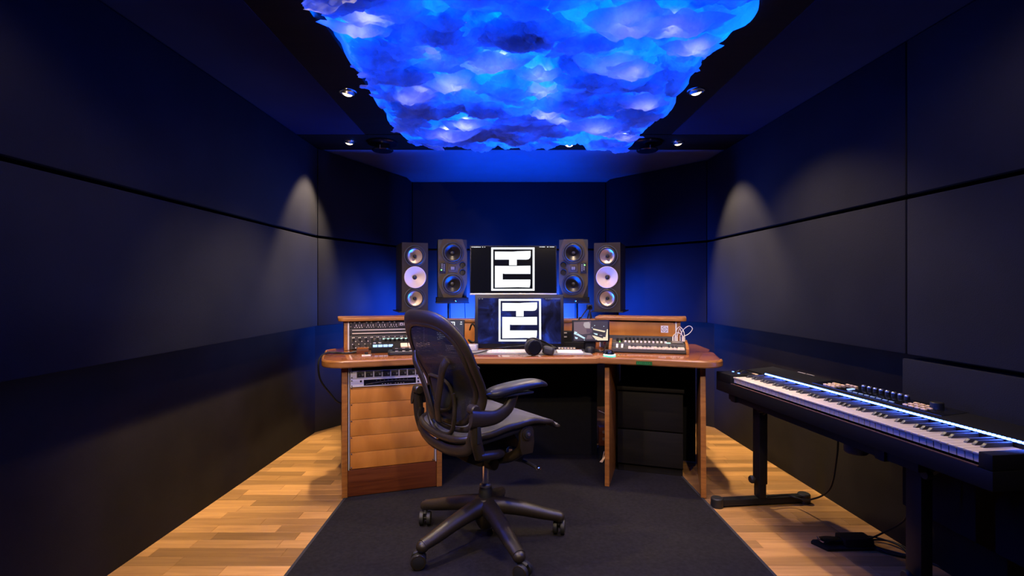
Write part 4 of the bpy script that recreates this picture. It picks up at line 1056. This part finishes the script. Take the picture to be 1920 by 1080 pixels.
# headphones lying on the desk edge
t = thing('headphones', 'black over-ear headphones lying on the desk in front of the lower screen', 'headphones', (0.158, 2.905, DZ), 0)
def cup(name, M):
    c = obj(name, MB(M).lathe([(0.0, -0.022), (0.036, -0.022), (0.043, -0.016), (0.044, -0.004), (0.040, 0.002), (0.0, 0.004)], seg=32), GLOSSB, t)
    obj('ring', MB(M).lathe([(0.040, -0.021), (0.0445, -0.019), (0.0465, -0.012), (0.0455, -0.002)], seg=32), BLACK, c)
    obj('cushion', MB(M).lathe([(0.022, 0.006), (0.030, 0.001), (0.042, 0.003), (0.047, 0.012), (0.044, 0.022), (0.034, 0.026), (0.024, 0.020), (0.022, 0.006)], seg=32), CHAIRD, c)
M1 = Matrix.Translation((-0.002, 0.0, 0.0475)) @ Matrix.Rotation(R(-88), 4, 'X') @ Matrix.Rotation(R(-22), 4, 'Y')
M2 = Matrix.Translation((0.075, 0.055, 0.0300)) @ Matrix.Rotation(R(-25), 4, 'Z') @ Matrix.Rotation(R(62), 4, 'X') @ Matrix.Rotation(R(180), 4, 'X')
cup('ear_cup', M1)
c2 = obj('folded_ear_cup', MB(Matrix.Translation((0.088, 0.030, 0.0265)) @ Matrix.Rotation(R(-20), 4, 'Z') @ Matrix.Rotation(R(14), 4, 'Y')).box((0, 0, 0), (0.064, 0.05, 0.046)), CHAIRD, t, bev=0.016, seg=4)
obj('headband', MB().tube(cr([(0.0, 0.030, 0.094), (0.035, 0.060, 0.080), (0.075, 0.085, 0.062), (0.118, 0.075, 0.042), (0.124, 0.045, 0.034)], 6), 0.01, 10, up=(0, 0.4, 1), flat=(0.016, 0.006)), BLACK, t, ang=60)
obj('yoke', MB().tube(cr([(-0.046, 0.012, 0.05), (-0.034, 0.022, 0.086), (0.0, 0.026, 0.097), (0.034, 0.022, 0.086), (0.046, 0.012, 0.05)], 5), 0.0045, 8), BLACK, t)
o = obj('headphone_cable', MB().tube(cr([(0.112, 2.935, DZ+0.056), (0.05, 3.11, DZ+0.03), (-0.06, 3.11, DZ+0.018), (-0.17, 2.96, DZ+0.0075), (-0.30, 2.93, DZ+0.0075), (-0.40, 2.96, DZ+0.0075)], 8), 0.003, 6), BLACK); tag(o, 'thin black cable running left from the headphones across the grey mat', 'cable')
# number pad, trackpad
t = thing('number_pad', 'small dark keypad with pale keys, right of the headphones', 'keypad', (0.378, 3.115, MZ), -3)
obj('case', MB().prismX([(0, 0.0), (0.060, 0.0), (0.060, 0.020), (0, 0.010)], -0.060, 0.052), BLACK, t, bev=0.002)
for k in range(6):
    obj('key', MB().box((-0.050+k*0.018, 0.012, 0.0135), (0.0125, 0.016, 0.005), Matrix.Rotation(R(9), 4, 'X')), CREAM if k % 2 else IVORY, t, bev=0.0015)
t = thing('trackpad', 'flat white trackpad on the grey mat beside the black mouse', 'trackpad', (0.372, 2.985, MZ), -2)
obj('plate', MB().prismX([(0, 0.0), (0.095, 0.0), (0.095, 0.011), (0, 0.005)], -0.070, 0.080), WHITE, t, bev=0.0015)
# two mice
def mouse(name, label, x, y, rz, m):
    t = thing(name, label, 'mouse', (x, y, DZ), rz)
    def f(u, v):
        a = 2*math.pi*u; r_ = math.sin(v*math.pi/2)
        return (0.031*math.cos(a)*r_**0.7, 0.048*math.sin(a)*r_**0.7+0.0, 0.0005+0.036*max(0, math.cos(v*math.pi/2))**0.7*(1-0.25*math.sin(a)*r_))
    obj('shell', MB().grid(f, 28, 12), m, t, ang=180)
    return t
mouse('black_mouse', 'plain black mouse left of the glowing green mouse', 0.503, 3.055, -12, BLACK)
t = mouse('glowing_mouse', 'black mouse with white arc and green glow, left of the small synthesizer', 0.585, 2.905, 4, GLOSSB)
mb = MB().tube([(0.0335*math.cos(a), 0.050*math.sin(a)-0.0, 0.0085) for a in [R(195+k*15) for k in range(11)]], 0.0028, 6)
obj('light_arc', mb, emis('mouse_arc', (0.75, 1.0, 0.95), 5), t)
obj('painted_underglow', MB().prism([(0.036*math.cos(a), 0.066*math.sin(a)) for a in [R(190+k*16) for k in range(11)]] , 0.0003, 0.0020), emis('mouse_glow_green', (0.02, 0.95, 0.35), 3), t)  # glowing sheet stands in for the green light reflected in the desktop
obj('logo_light', MB().ball((0.003, -0.012, 0.0345), (0.006, 0.006, 0.003), 10, 6), emis('mouse_logo', (0.7, 0.9, 1), 3), t)
# webcam on a little tripod, on top of the hutch
t = thing('webcam', 'black webcam on a mini tripod on top of the desk hutch', 'webcam', (0.567, 3.425, 0.9287))
obj('body', MB().box((-0.006, 0, 0.078), (0.036, 0.034, 0.034)), BLACK, t, bev=0.006)
obj('lens', MB().lathe([(0, 0.0), (0.008, 0.0), (0.010, 0.004), (0.012, 0.004), (0.012, 0.0)], (-0.006, -0.0175, 0.078), 'Y-', 20), GLOSSB, t)
obj('indicator', MB().ball((-0.004, -0.017, 0.092), 0.003, 8, 6), CHROME, t)
obj('neck', MB().cyl((-0.004, 0, 0.050), 0.006, 0.03, seg=12), CHROME, t)
for k in range(3):
    a = R(-90+k*120); obj('leg', MB().tube([(-0.004+0.004*math.cos(a), 0.004*math.sin(a), 0.045), (-0.004+0.016*math.cos(a), 0.016*math.sin(a), 0.003)], 0.0045, 8), BLACK, t)
o = obj('webcam_cable', MB().tube(cr([(0.550, 3.425, 1.000), (0.530, 3.42, 0.975), (0.500, 3.40, 0.938), (0.485, 3.372, 0.934), (0.470, 3.365, 0.85), (0.46, 3.36, 0.757)], 6), 0.004, 6), BLACK); tag(o, 'black cable dropping from the webcam behind the small right screen', 'cable')
# devices in the shadow beside the small right screen
t = thing('audio_box', 'small dark device with little switches, left of the small right screen', 'device', (0.405, 3.30, DZ))
obj('case', MB().bb(-0.05, 0.0, 0.0, 0.09, 0.07, 0.105), BLACKM, t, bev=0.004)
for z in (0.092, 0.066): obj('switch', MB().bb(-0.035, -0.004, z, -0.010, 0.001, z+0.008), STEEL, t, bev=0.001)
obj('front_tray', MB().bb(-0.045, -0.045, 0.0, 0.12, -0.002, 0.038), BLACKM, t, bev=0.003)
o = obj('red_plug_cable', MB().tube(cr([(0.605, 3.125, 0.825), (0.604, 3.12, 0.795), (0.597, 3.09, 0.762), (0.56, 3.06, 0.7545), (0.45, 3.15, 0.7545)], 6), 0.0045, 6), BLACK); tag(o, 'black cable with red plug under the small right screen', 'cable')
obj('plug', MB().cyl((0.605, 3.125, 0.800), 0.0065, 0.028, seg=10), mat('red_plastic', (0.45, 0.01, 0.01), 0.4), o, label='red plug')
o = obj('black_cable_loop', MB().tube(cr([(-0.235, 3.36, 0.86), (-0.222, 3.33, 0.895), (-0.208, 3.31, 0.900), (-0.190, 3.31, 0.865), (-0.182, 3.30, 0.82), (-0.205, 3.29, 0.785), (-0.24, 3.31, 0.80), (-0.20, 3.33, 0.755)], 6), 0.006, 8), BLACK); tag(o, 'thick black cable loop hanging by the wooden hutch panel, left of the lower screen', 'cable')

# small synthesizer with wooden ends
SXY = (0.838, 3.010)
t = thing('small_synthesizer', 'small grey synthesizer with wooden ends and ivory keys, on the right of the desk', 'synthesizer', (SXY[0], SXY[1], DZ), -14.5)
GS = mat('synth_grey', (0.030, 0.027, 0.023), 0.55)
prof = [(0, 0.004), (0.150, 0.004), (0.150, 0.062), (0.075, 0.050), (0.070, 0.028), (0, 0.024)]
obj('body', MB().prismX(prof, -0.212, 0.212), GS, t, bev=0.001)
for s in (-1, 1):
    obj('wooden_end', MB().prismX([(-0.004, 0.0), (0.155, 0.0), (0.155, 0.070), (0.125, 0.072), (0.070, 0.058), (-0.004, 0.030)], s*0.212, s*0.228), OAK, t, bev=0.002)
for k in range(15):
    x = -0.115+k*0.0213
    wk = obj('white_key', MB().prismX([(0.002, 0.012), (0.066, 0.012), (0.066, 0.034), (0.002, 0.034)], x+0.0006, x+0.0207), IVORY, t, bev=0.001)
for k in range(14):
    if k % 7 in (2, 6): continue
    x = -0.115+(k+1)*0.0213
    obj('black_key', MB().prismX([(0.026, 0.034), (0.066, 0.034), (0.066, 0.044), (0.030, 0.044)], x-0.006, x+0.006), BLACK, t, bev=0.001)
for k in range(2): obj('touch_strip', MB().prismX([(0.030, 0.026), (0.065, 0.029), (0.065, 0.045), (0.060, 0.045)], -0.186+k*0.030, -0.174+k*0.030), WHITE, t, bev=0.001)
obj('green_led', MB().ball((-0.166, 0.086, 0.056), 0.003, 8, 6), LED_G, t)
for k in range(13):
    x = -0.180+k*0.0235
    if k in (0, 1): obj('knob', MB().cyl((x, 0.105, 0.066), 0.007, 0.020, seg=12), BLACK, t)
    else:
        obj('slider_cap', MB().box((x, 0.088+(k % 3)*0.004, 0.058), (0.0125, 0.008, 0.012)), WHITE, t, bev=0.001)
        obj('knob', MB().cyl((x+0.004, 0.122, 0.070), 0.0060, 0.020, seg=12), BLACK, t)
obj('lit_display', MB().box((0.118, 0.085, 0.055), (0.026, 0.014, 0.006)), TEAL, t, bev=0.001)
obj('patch_field', MB().box((0.172, 0.112, 0.060), (0.062, 0.050, 0.004), Matrix.Rotation(R(9), 4, 'X')), mat('patch_grey', (0.16, 0.14, 0.125), 0.5), t, bev=0.001)
MS = MW[t.name]
PAIRS = [(((0.146, 0.118), (0.205, 0.100), 0.050, 0.030), 'white patch cable, lowest arch over the synthesizer'), (((0.158, 0.118), (0.212, 0.106), 0.085, 0.050), 'white patch cable, tall arch over the synthesizer'),
         (((0.170, 0.120), (0.199, 0.096), 0.075, 0.012), 'white patch cable, inner arch over the synthesizer'), (((0.188, 0.120), (0.207, 0.096), 0.105, 0.10), 'white patch cable, loop reaching out past the wooden end')]
for (a, b, h, bulge), lab in PAIRS:
    z0 = 0.066
    if bulge < 0.09: P_ = [(a[0], a[1], z0), (a[0], a[1], z0+0.022), (a[0]+0.008, a[1], z0+h*0.75), ((a[0]+b[0])/2, (a[1]+b[1])/2, z0+h), (b[0]-0.006, b[1], z0+h*0.7), (b[0], b[1], z0+0.022), (b[0], b[1], z0)]
    else: P_ = [(a[0], a[1], z0), (a[0], a[1], z0+0.03), (a[0]+0.02, a[1], z0+0.07), (0.238, 0.11, z0+0.092), (0.256, 0.105, z0+0.075), (0.235, 0.10, z0+0.045), (b[0], b[1], z0+0.028), (b[0], b[1], z0)]
    o = obj('patch_cable', MB(MS).tube(cr(P_, 6), 0.0022, 6), WHITE); tag(o, lab, 'cable', 'white patch cables on the synthesizer')
    for q in (a, b): obj('plug', MB(MS).cyl((q[0], q[1], z0+0.012), 0.0038, 0.024, seg=10), WHITE, o)

# left: knob controller and pad controller in front of the rack gear
CX_, CY_ = -0.735, 3.030
t = thing('knob_controller', 'black controller with glowing blue pads and pale label strip, under the left rack', 'controller', (CX_, CY_, DZ), 14)
prof = [(0, 0.001), (0.115, 0.001), (0.115, 0.070), (0.105, 0.074), (0.0, 0.030)]
obj('body', MB().prismX(prof, -0.060, 0.235), BLACKM, t, bev=0.003)
TT = Matrix.Rotation(R(22.7), 4, 'X')
def on(y, dz=0.0): return 0.030+y*0.419+dz
for k in range(4):
    obj('lit_pad', MB().box((-0.036+k*0.030, 0.018, on(0.018, 0.003)), (0.026, 0.022, 0.006), TT), PAD_B, t, bev=0.002)
for k in range(8):
    obj('lit_label', MB().box((0.020+k*0.0265, 0.100, on(0.100, 0.002)), (0.0235, 0.010, 0.004), TT), TEAL, t, bev=0.001)
    obj('knob', MB(Matrix.Translation((0.026+k*0.0265, 0.078, on(0.078, 0.0))) @ TT).lathe([(0.0075, 0), (0.007, 0.014), (0.0, 0.0145)], seg=12), BLACK, t)
for k in range(2):
    obj('knob', MB(Matrix.Translation((-0.040+k*0.032, 0.082, on(0.082, 0.0))) @ TT).lathe([(0.0085, 0), (0.008, 0.016), (0.0, 0.0165)], seg=14), STEEL, t)
    obj('button', MB().box((-0.040+k*0.032, 0.052, on(0.052, 0.002)), (0.016, 0.008, 0.004), TT), GREYINK, t)
t = thing('pad_controller', 'black pad controller with cream pads and rubber bumper, beside the office chair back', 'controller', (-0.575, 2.925, DZ), 15)
obj('bumper', MB().prism(arc((0.17, 0.025), 0.025, -90, 0, 4)+arc((0.17, 0.100), 0.02, 0, 90, 4)+arc((-0.07, 0.100), 0.02, 90, 180, 4)+arc((-0.07, 0.025), 0.025, 180, 270, 4), 0.001, 0.022), CHAIRD, t, bev=0.007, seg=3)
obj('top_plate', MB().box((0.05, 0.072, 0.029), (0.235, 0.088, 0.020), Matrix.Rotation(R(8), 4, 'X')), BLACKM, t, bev=0.003)
TP = Matrix.Rotation(R(24), 4, 'X')
for k in range(4):
    obj('pad', MB().box((0.0+k*0.044, 0.076, 0.047), (0.040, 0.042, 0.014), TP), CREAM, t, bev=0.003)
for k in range(5):
    obj('button', MB().box((-0.045+k*0.040, 0.018, 0.0225), (0.016, 0.010, 0.004)), WHITE if k != 2 else IVORY, t, bev=0.001)
    obj('button', MB().box((-0.045+k*0.040, 0.040, 0.0345), (0.016, 0.006, 0.003)), GREYINK, t, bev=0.001)
# wooden box with a plug, white card, and the cable over the end of the desk
t = thing('wooden_box', 'small brown wooden box on the left end of the desk, under the rack', 'box', (-0.835, 3.00, DZ), 17)
obj('case', MB().bb(-0.037, 0.0, 0.0, 0.032, 0.06, 0.024), KICK, t, bev=0.002)
obj('lid', MB().bb(-0.034, 0.002, 0.0245, 0.029, 0.058, 0.034), TOPWOOD, t, bev=0.002)
t = thing('adapter', 'tiny white and black adapter lying in front of the wooden box', 'adapter', (-0.785, 2.885, DZ), 17)
obj('strip', MB().bb(-0.024, 0, 0, 0.024, 0.022, 0.006), WHITE, t, bev=0.001)
obj('block', MB().bb(-0.008, 0.024, 0, 0.010, 0.044, 0.018), BLACK, t, bev=0.002)
for x in (0.030, 0.042): obj('connector', MB().cyl((x, 0.020, 0.005), 0.004, 0.010, seg=10), CHROME, t)
o = obj('desk_end_cable', MB().tube(cr([(-0.86, 3.02, 0.763), (-0.885, 3.01, 0.756), (-0.94, 2.985, 0.7545), (-1.00, 2.99, 0.758), (-1.040, 2.965, 0.757), (-1.062, 2.93, 0.735), (-1.068, 2.92, 0.68), (-1.060, 2.94, 0.60), (-1.02, 2.98, 0.52), (-0.98, 2.99, 0.47), (-0.93, 3.02, 0.45)], 8), 0.0055, 8), BLACK)
tag(o, 'black cable looping over the rounded left end of the desk', 'cable')
obj('connector', MB().tube([(-0.90, 3.005, 0.756), (-0.858, 3.021, 0.764)], 0.009, 10), BLACK, o)
# ------------------------------------------------------------------ stage piano on its stand
KX = Vector((0.1143, -0.9935)); KYV = Vector((0.9935, 0.1143))
RK = math.degrees(math.atan2(KX.y, KX.x))
pn = thing('stage_piano', 'long black stage piano with a blue light line above its keys, by the right wall', 'piano keyboard', (1.166, 2.616, 0.585), RK)
ZB = 0.0; ZT = 0.094
K_BODY = mat('piano_black', (0.004, 0.004, 0.005), 0.5, spec=0.25, noise_amt=0.1, noise_scale=200)
obj('body', MB().prismX([(-0.016, 0.004), (0.322, 0.004), (0.322, 0.115), (0.310, 0.121), (0.157, 0.108), (0.150, 0.070), (0.150, 0.060), (-0.016, 0.058)], -0.142, 1.262), K_BODY, pn, bev=0.002)
obj('end_cheek', MB().bb(-0.142, -0.0165, 0.0585, -0.003, 0.152, 0.1025), K_BODY, pn, bev=0.004)
obj('end_cheek', MB().bb(1.2245, -0.0165, 0.0585, 1.262, 0.152, 0.1025), K_BODY, pn, bev=0.004)
obj('felt_strip', MB().bb(-0.002, -0.0165, 0.0585, 1.2235, -0.010, 0.062), mat('brown_felt', (0.06, 0.02, 0.012), 0.9), pn)
KW = 1.221/52
wk = obj('white_key', MB().prismX([(0.0, 0.066), (0.149, 0.066), (0.149, ZT), (-0.004, ZT), (-0.004, ZT-0.006), (0.0, ZT-0.008)], 0.0010, KW-0.0010), IVORY, pn, bev=0.0008, seg=1)
bk = obj('black_key', MB().prismX([(0.051, 0.088), (0.149, 0.088), (0.149, ZT+0.0125), (0.066, ZT+0.0120), (0.054, ZT+0.002)], -0.0055, 0.0055), mat('black_key', (0.03, 0.03, 0.034), 0.42), pn, bev=0.0018, seg=2)
first = True
for k in range(52):
    if k: inst(wk, pn, (k*KW, 0, 0), name='white_key')
    note = 'ABCDEFG'[k % 7]
    if note in 'ACDFG' and k < 51:
        if first: bk.location = ((k+1)*KW, 0, 0); first = False
        else: inst(bk, pn, ((k+1)*KW, 0, 0), name='black_key')
led0 = obj('led', MB().bb(-0.0046, 0.1500, 0.1085, 0.0046, 0.1560, 0.1150), LED_B, pn, bev=0.001, label='blue glowing key light')
led0.location = (0.033, 0, 0)
for k in range(1, 88): inst(led0, pn, (0.033+k*1.186/87, 0, 0), name='led')
obj('light_rail', MB().bb(-0.003, 0.150, 0.0700, 1.2235, 0.1560, 0.1080), BLACK, pn)
PT = Matrix.Rotation(math.atan2(0.014, 0.163), 4, 'X')
def pz(y): return 0.108+(y-0.157)*0.0859
def pbox(nm, x, y, sx, sy, sz, m, parent=pn, b=0.001): return obj(nm, MB().box((x, y, pz(y)+sz/2-0.0005), (sx, sy, sz), PT), m, parent, bev=b)
pbox('control_panel', 0.60, 0.262, 0.62, 0.105, 0.002, GLOSSB)
for k in range(2): pbox('display', 0.545+k*0.115, 0.262, 0.105, 0.062, 0.0035, SCR_BLK)
for r_ in range(3):
    for k in range(3): pbox('button', 0.352+k*0.024, 0.228+r_*0.022, 0.018, 0.010, 0.0060, CREAM)
    for k in range(4): pbox('button', 0.755+k*0.024, 0.228+r_*0.022, 0.018, 0.010, 0.0060, CREAM)
for k in range(3): pbox('button', 0.398+k*0.022, 0.298, 0.017, 0.008, 0.0055, CREAM)
for k in range(8):
    x = 0.497+k*0.029
    o = obj('knob', MB().lathe([(0.009, 0), (0.0085, 0.019), (0.0, 0.020)], (x, 0.288, pz(0.288))), BLACK, pn)
    obj('knob_cap', MB().lathe([(0.0089, 0.0150), (0.0086, 0.0192), (0.0070, 0.0205), (0.0, 0.0206)], (x, 0.288, pz(0.288))), STEEL, o)
    pbox('soft_key', x, 0.222, 0.020, 0.006, 0.0050, mat('soft_key_lit', (0.12, 0.13, 0.15), 0.4, emit=(0.35, 0.55, 1), es=0.25) if k == 0 else bpy.data.materials['soft_key_lit'])
pbox('screen_text', 0.470, 0.250, 0.012, 0.030, 0.0045, emis('screen_text', (0.3, 0.45, 1), 2))
obj('dial', MB().lathe([(0.021, 0), (0.020, 0.022), (0.018, 0.024), (0.0, 0.024)], (0.832, 0.275, pz(0.275)), seg=28), BLACK, pn)
for k in range(2):
    obj('wheel', MB().cyl((-0.095+k*0.032, 0.095, 0.090), 0.026, 0.014, 'X', 24), BLACK, pn, bev=0.002)
    obj('touch_light', MB().box((-0.108+k*0.052, 0.060, 0.1030), (0.010, 0.006, 0.002)), LED_B, pn)
for k in range(3): obj('button', MB().box((-0.036+k*0.013, 0.130, 0.1035), (0.011, 0.012, 0.003)), CREAM, pn)
mb = MB(); x = 0.050
for k in range(15):
    if k != 7:
        for dx, sx in ((0.0, 0.0012), (0.0032, 0.0012)): mb.box((x+dx, 0.318, pz(0.318)+0.0006), (sx, 0.007, 0.0008), PT)
        mb.box((x+0.0018, 0.318+random.choice((-0.0030, 0, 0.0030)), pz(0.318)+0.0006), (0.003, 0.0013, 0.0008), PT)
    x += 0.0078
obj('lettering', mb, WHITE, pn)

sd = thing('piano_stand', 'black steel stand with T-shaped feet carrying the stage piano', 'stand', (1.166, 2.616, 0.0), RK)
def leg(x, full=True):
    l = obj('leg', MB().bb(x-0.030, 0.150, 0.115, x+0.030, 0.195, 0.540), BLACK, sd, bev=0.004)
    obj('inner_tube', MB().bb(x-0.026, 0.154, 0.042, x+0.026, 0.191, 0.200), BLACK, l, bev=0.004)
    obj('foot_bar', MB().bb(x-0.022, -0.07, 0.010, x+0.022, 0.42, 0.042), BLACK, l, bev=0.004)
    for y in (-0.065, 0.42): obj('foot_cap', MB().lathe([(0, 0.0005), (0.030, 0.0005), (0.032, 0.006), (0.031, 0.044), (0.027, 0.049), (0, 0.049)], (x, y, 0), seg=24), CHAIRD, l)
    obj('height_knob', MB().lathe([(0, 0.030), (0.016, 0.030), (0.020, 0.024), (0.020, 0.014), (0.008, 0.010), (0.007, 0.0)], (x, 0.146, 0.135), 'Y-', 18), CHAIRD, l)
    obj('brace', MB().tube([(x+0.025, 0.172, 0.485), (x+0.085, 0.172, 0.535)], 0.012, 8), BLACK, l)
    obj('top_cross_bar', MB().bb(x-0.020, 0.02, 0.541, x+0.020, 0.315, 0.584), BLACK, l, bev=0.003)
    obj('clamp_knob', MB().cyl((x+0.080, 0.120, 0.515), 0.014, 0.022, 'Y', 14), CHAIRD, l)
leg(-0.045); leg(0.863)
obj('rail', MB().bb(-0.10, 0.030, 0.545, 1.00, 0.062, 0.580), BLACK, sd, bev=0.003)
obj('rail', MB().bb(-0.10, 0.270, 0.545, 1.00, 0.302, 0.580), BLACK, sd, bev=0.003)
obj('foot_roller', MB().lathe([(0, 0.512), (0.036, 0.512), (0.040, 0.518), (0.040, 0.584), (0, 0.584)], (0.700, 0.075, 0), seg=28), CHAIRD, sd)
MP = MW[sd.name]
# sustain pedal and cables
t = thing('sustain_pedal', 'black sustain pedal with a chrome tongue on the floor under the piano', 'pedal', (1.385, 2.20, 0.0005), 2)
obj('base', MB().prism([(0.0, 0.0), (0.215, 0.0), (0.215, 0.085), (-0.012, 0.085), (-0.03, 0.07)], 0.0, 0.012), BLACKM, t, bev=0.002)
obj('housing', MB().prismX([(0.006, 0.012), (0.082, 0.012), (0.078, 0.045), (0.010, 0.045)], 0.085, 0.212), BLACK, t, bev=0.004)
obj('tongue', MB().tube(cr([(0.10, 0.044, 0.030), (0.04, 0.044, 0.034), (0.005, 0.044, 0.030)], 6), 0.02, 14, up=(0, 0, 1), flat=[(0.018+0.009*k/12, 0.006) for k in range(13)]), GLOSSB, t, ang=60)
obj('tongue_edge', MB().tube(cr([(-0.004, 0.020, 0.030), (-0.010, 0.044, 0.030), (-0.004, 0.068, 0.030)], 4), 0.0035, 8), CHROME, t)
fx, fy = 1.60, 2.24
o = obj('pedal_cable', MB().tube(cr([tuple(MP @ Vector((0.80, 0.20, 0.585))), tuple(MP @ Vector((0.79, 0.22, 0.50))), tuple(MP @ Vector((0.77, 0.22, 0.38))), (1.575, 2.02, 0.22), (1.57, 2.16, 0.09), (1.575, 2.25, 0.02), (1.60, 2.20, 0.006), (1.68, 2.15, 0.006),
      (1.715, 2.22, 0.012), (1.66, 2.30, 0.014), (1.56, 2.32, 0.012), (1.52, 2.29, 0.03), (1.515, 2.262, 0.04)], 10), 0.0038, 8), BLACK)
tag(o, 'black cable looping from the piano down to the sustain pedal', 'cable')
o = obj('spare_cable', MB().tube(cr([(1.61, 2.235, 0.006), (1.66, 2.19, 0.005), (1.70, 2.155, 0.010), (1.72, 2.20, 0.016), (1.70, 2.27, 0.012), (1.625, 2.285, 0.010), (1.60, 2.24, 0.018), (1.62, 2.19, 0.008), (1.70, 2.14, 0.005), (1.755, 2.08, 0.005), (1.76, 1.95, 0.005)], 8), 0.0038, 8), BLACK)
tag(o, 'black cable coiled beside the sustain pedal and running along the wall', 'cable')
o = obj('power_cable', MB().tube(cr([tuple(MP @ Vector((0.36, 0.30, 0.580))), tuple(MP @ Vector((0.355, 0.29, 0.50))), tuple(MP @ Vector((0.33, 0.30, 0.36))), (1.53, 2.42, 0.18), (1.52, 2.56, 0.075), (1.50, 2.64, 0.052), (1.46, 2.665, 0.056), (1.35, 2.64, 0.056)], 10), 0.0042, 8), BLACK)
tag(o, 'black power cable hanging from the piano to the far foot of its stand', 'cable')

# ------------------------------------------------------------------ black drawer cabinet under the right of the desk
MC = Matrix.Translation((0.689, 3.163, 0)) @ Matrix.Rotation(R(-AL), 4, 'Z')
t = thing('drawer_cabinet', 'low black-brown cabinet with two drawers under the right of the desk', 'cabinet', (0.689, 3.163, RZ), -AL)
obj('carcass', MB().bb(0.003, 0.020, 0.040, 0.385, 0.300, 0.502), CABINETB, t, bev=0.001)
obj('top', MB().bb(-0.002, -0.006, 0.503, 0.392, 0.305, 0.525), CABINETB, t, bev=0.0015)
obj('drawer', MB().bb(0.003, 0.0, 0.268, 0.385, 0.018, 0.492), CABINETB, t, bev=0.0015)
obj('drawer', MB().bb(0.003, 0.0, 0.052, 0.385, 0.018, 0.260), CABINETB, t, bev=0.0015)
obj('plinth', MB().bb(0.005, 0.025, 0.0, 0.383, 0.29, 0.039), CABINETB, t)
t = thing('power_box', 'small brown socket box on the rug beside the drawer cabinet', 'socket box', (0.640, 3.34, RZ), 0)
obj('box', MB().bb(-0.03, 0, 0.10, 0.05, 0.06, 0.22), KICK, t, bev=0.003)
for z in (0.145, 0.190): obj('socket', MB().cyl((0.0, -0.001, z), 0.010, 0.004, 'Y', 14), STEEL, t)
obj('support', MB().bb(-0.025, 0.01, 0.0, 0.045, 0.05, 0.0995), BLACKM, t)
for k in range(4):
    o = obj('loose_wire', MB().tube(cr([(0.610+k*0.004, 3.315-k*0.004, RZ+0.003), (0.628+k*0.008, 3.318, 0.03+k*0.006), (0.640+k*0.011, 3.325, 0.075-k*0.010)], 5), 0.0022, 5), CREAM)
    tag(o, 'thin pale loose wire on the rug by the drawer cabinet', 'wire', 'pale loose wires by the drawer cabinet')
o = obj('white_cable', MB().tube(cr([(0.600, 3.30, 0.345), (0.640, 3.29, 0.33), (0.672, 3.27, 0.325), (0.645, 3.28, 0.30), (0.640, 3.285, 0.27), (0.676, 3.27, 0.245)], 6), 0.0018, 6), WHITE); tag(o, 'thin white cable curling beside the drawer cabinet', 'cable')
t = thing('rack_tray', 'dark shallow device hung under the right of the desktop', 'device', (0.72, 3.15, 0.655), -AL)
obj('case', MB().bb(0.05, 0.0, 0.0, 0.36, 0.25, 0.0580), BLACKM, t, bev=0.003)
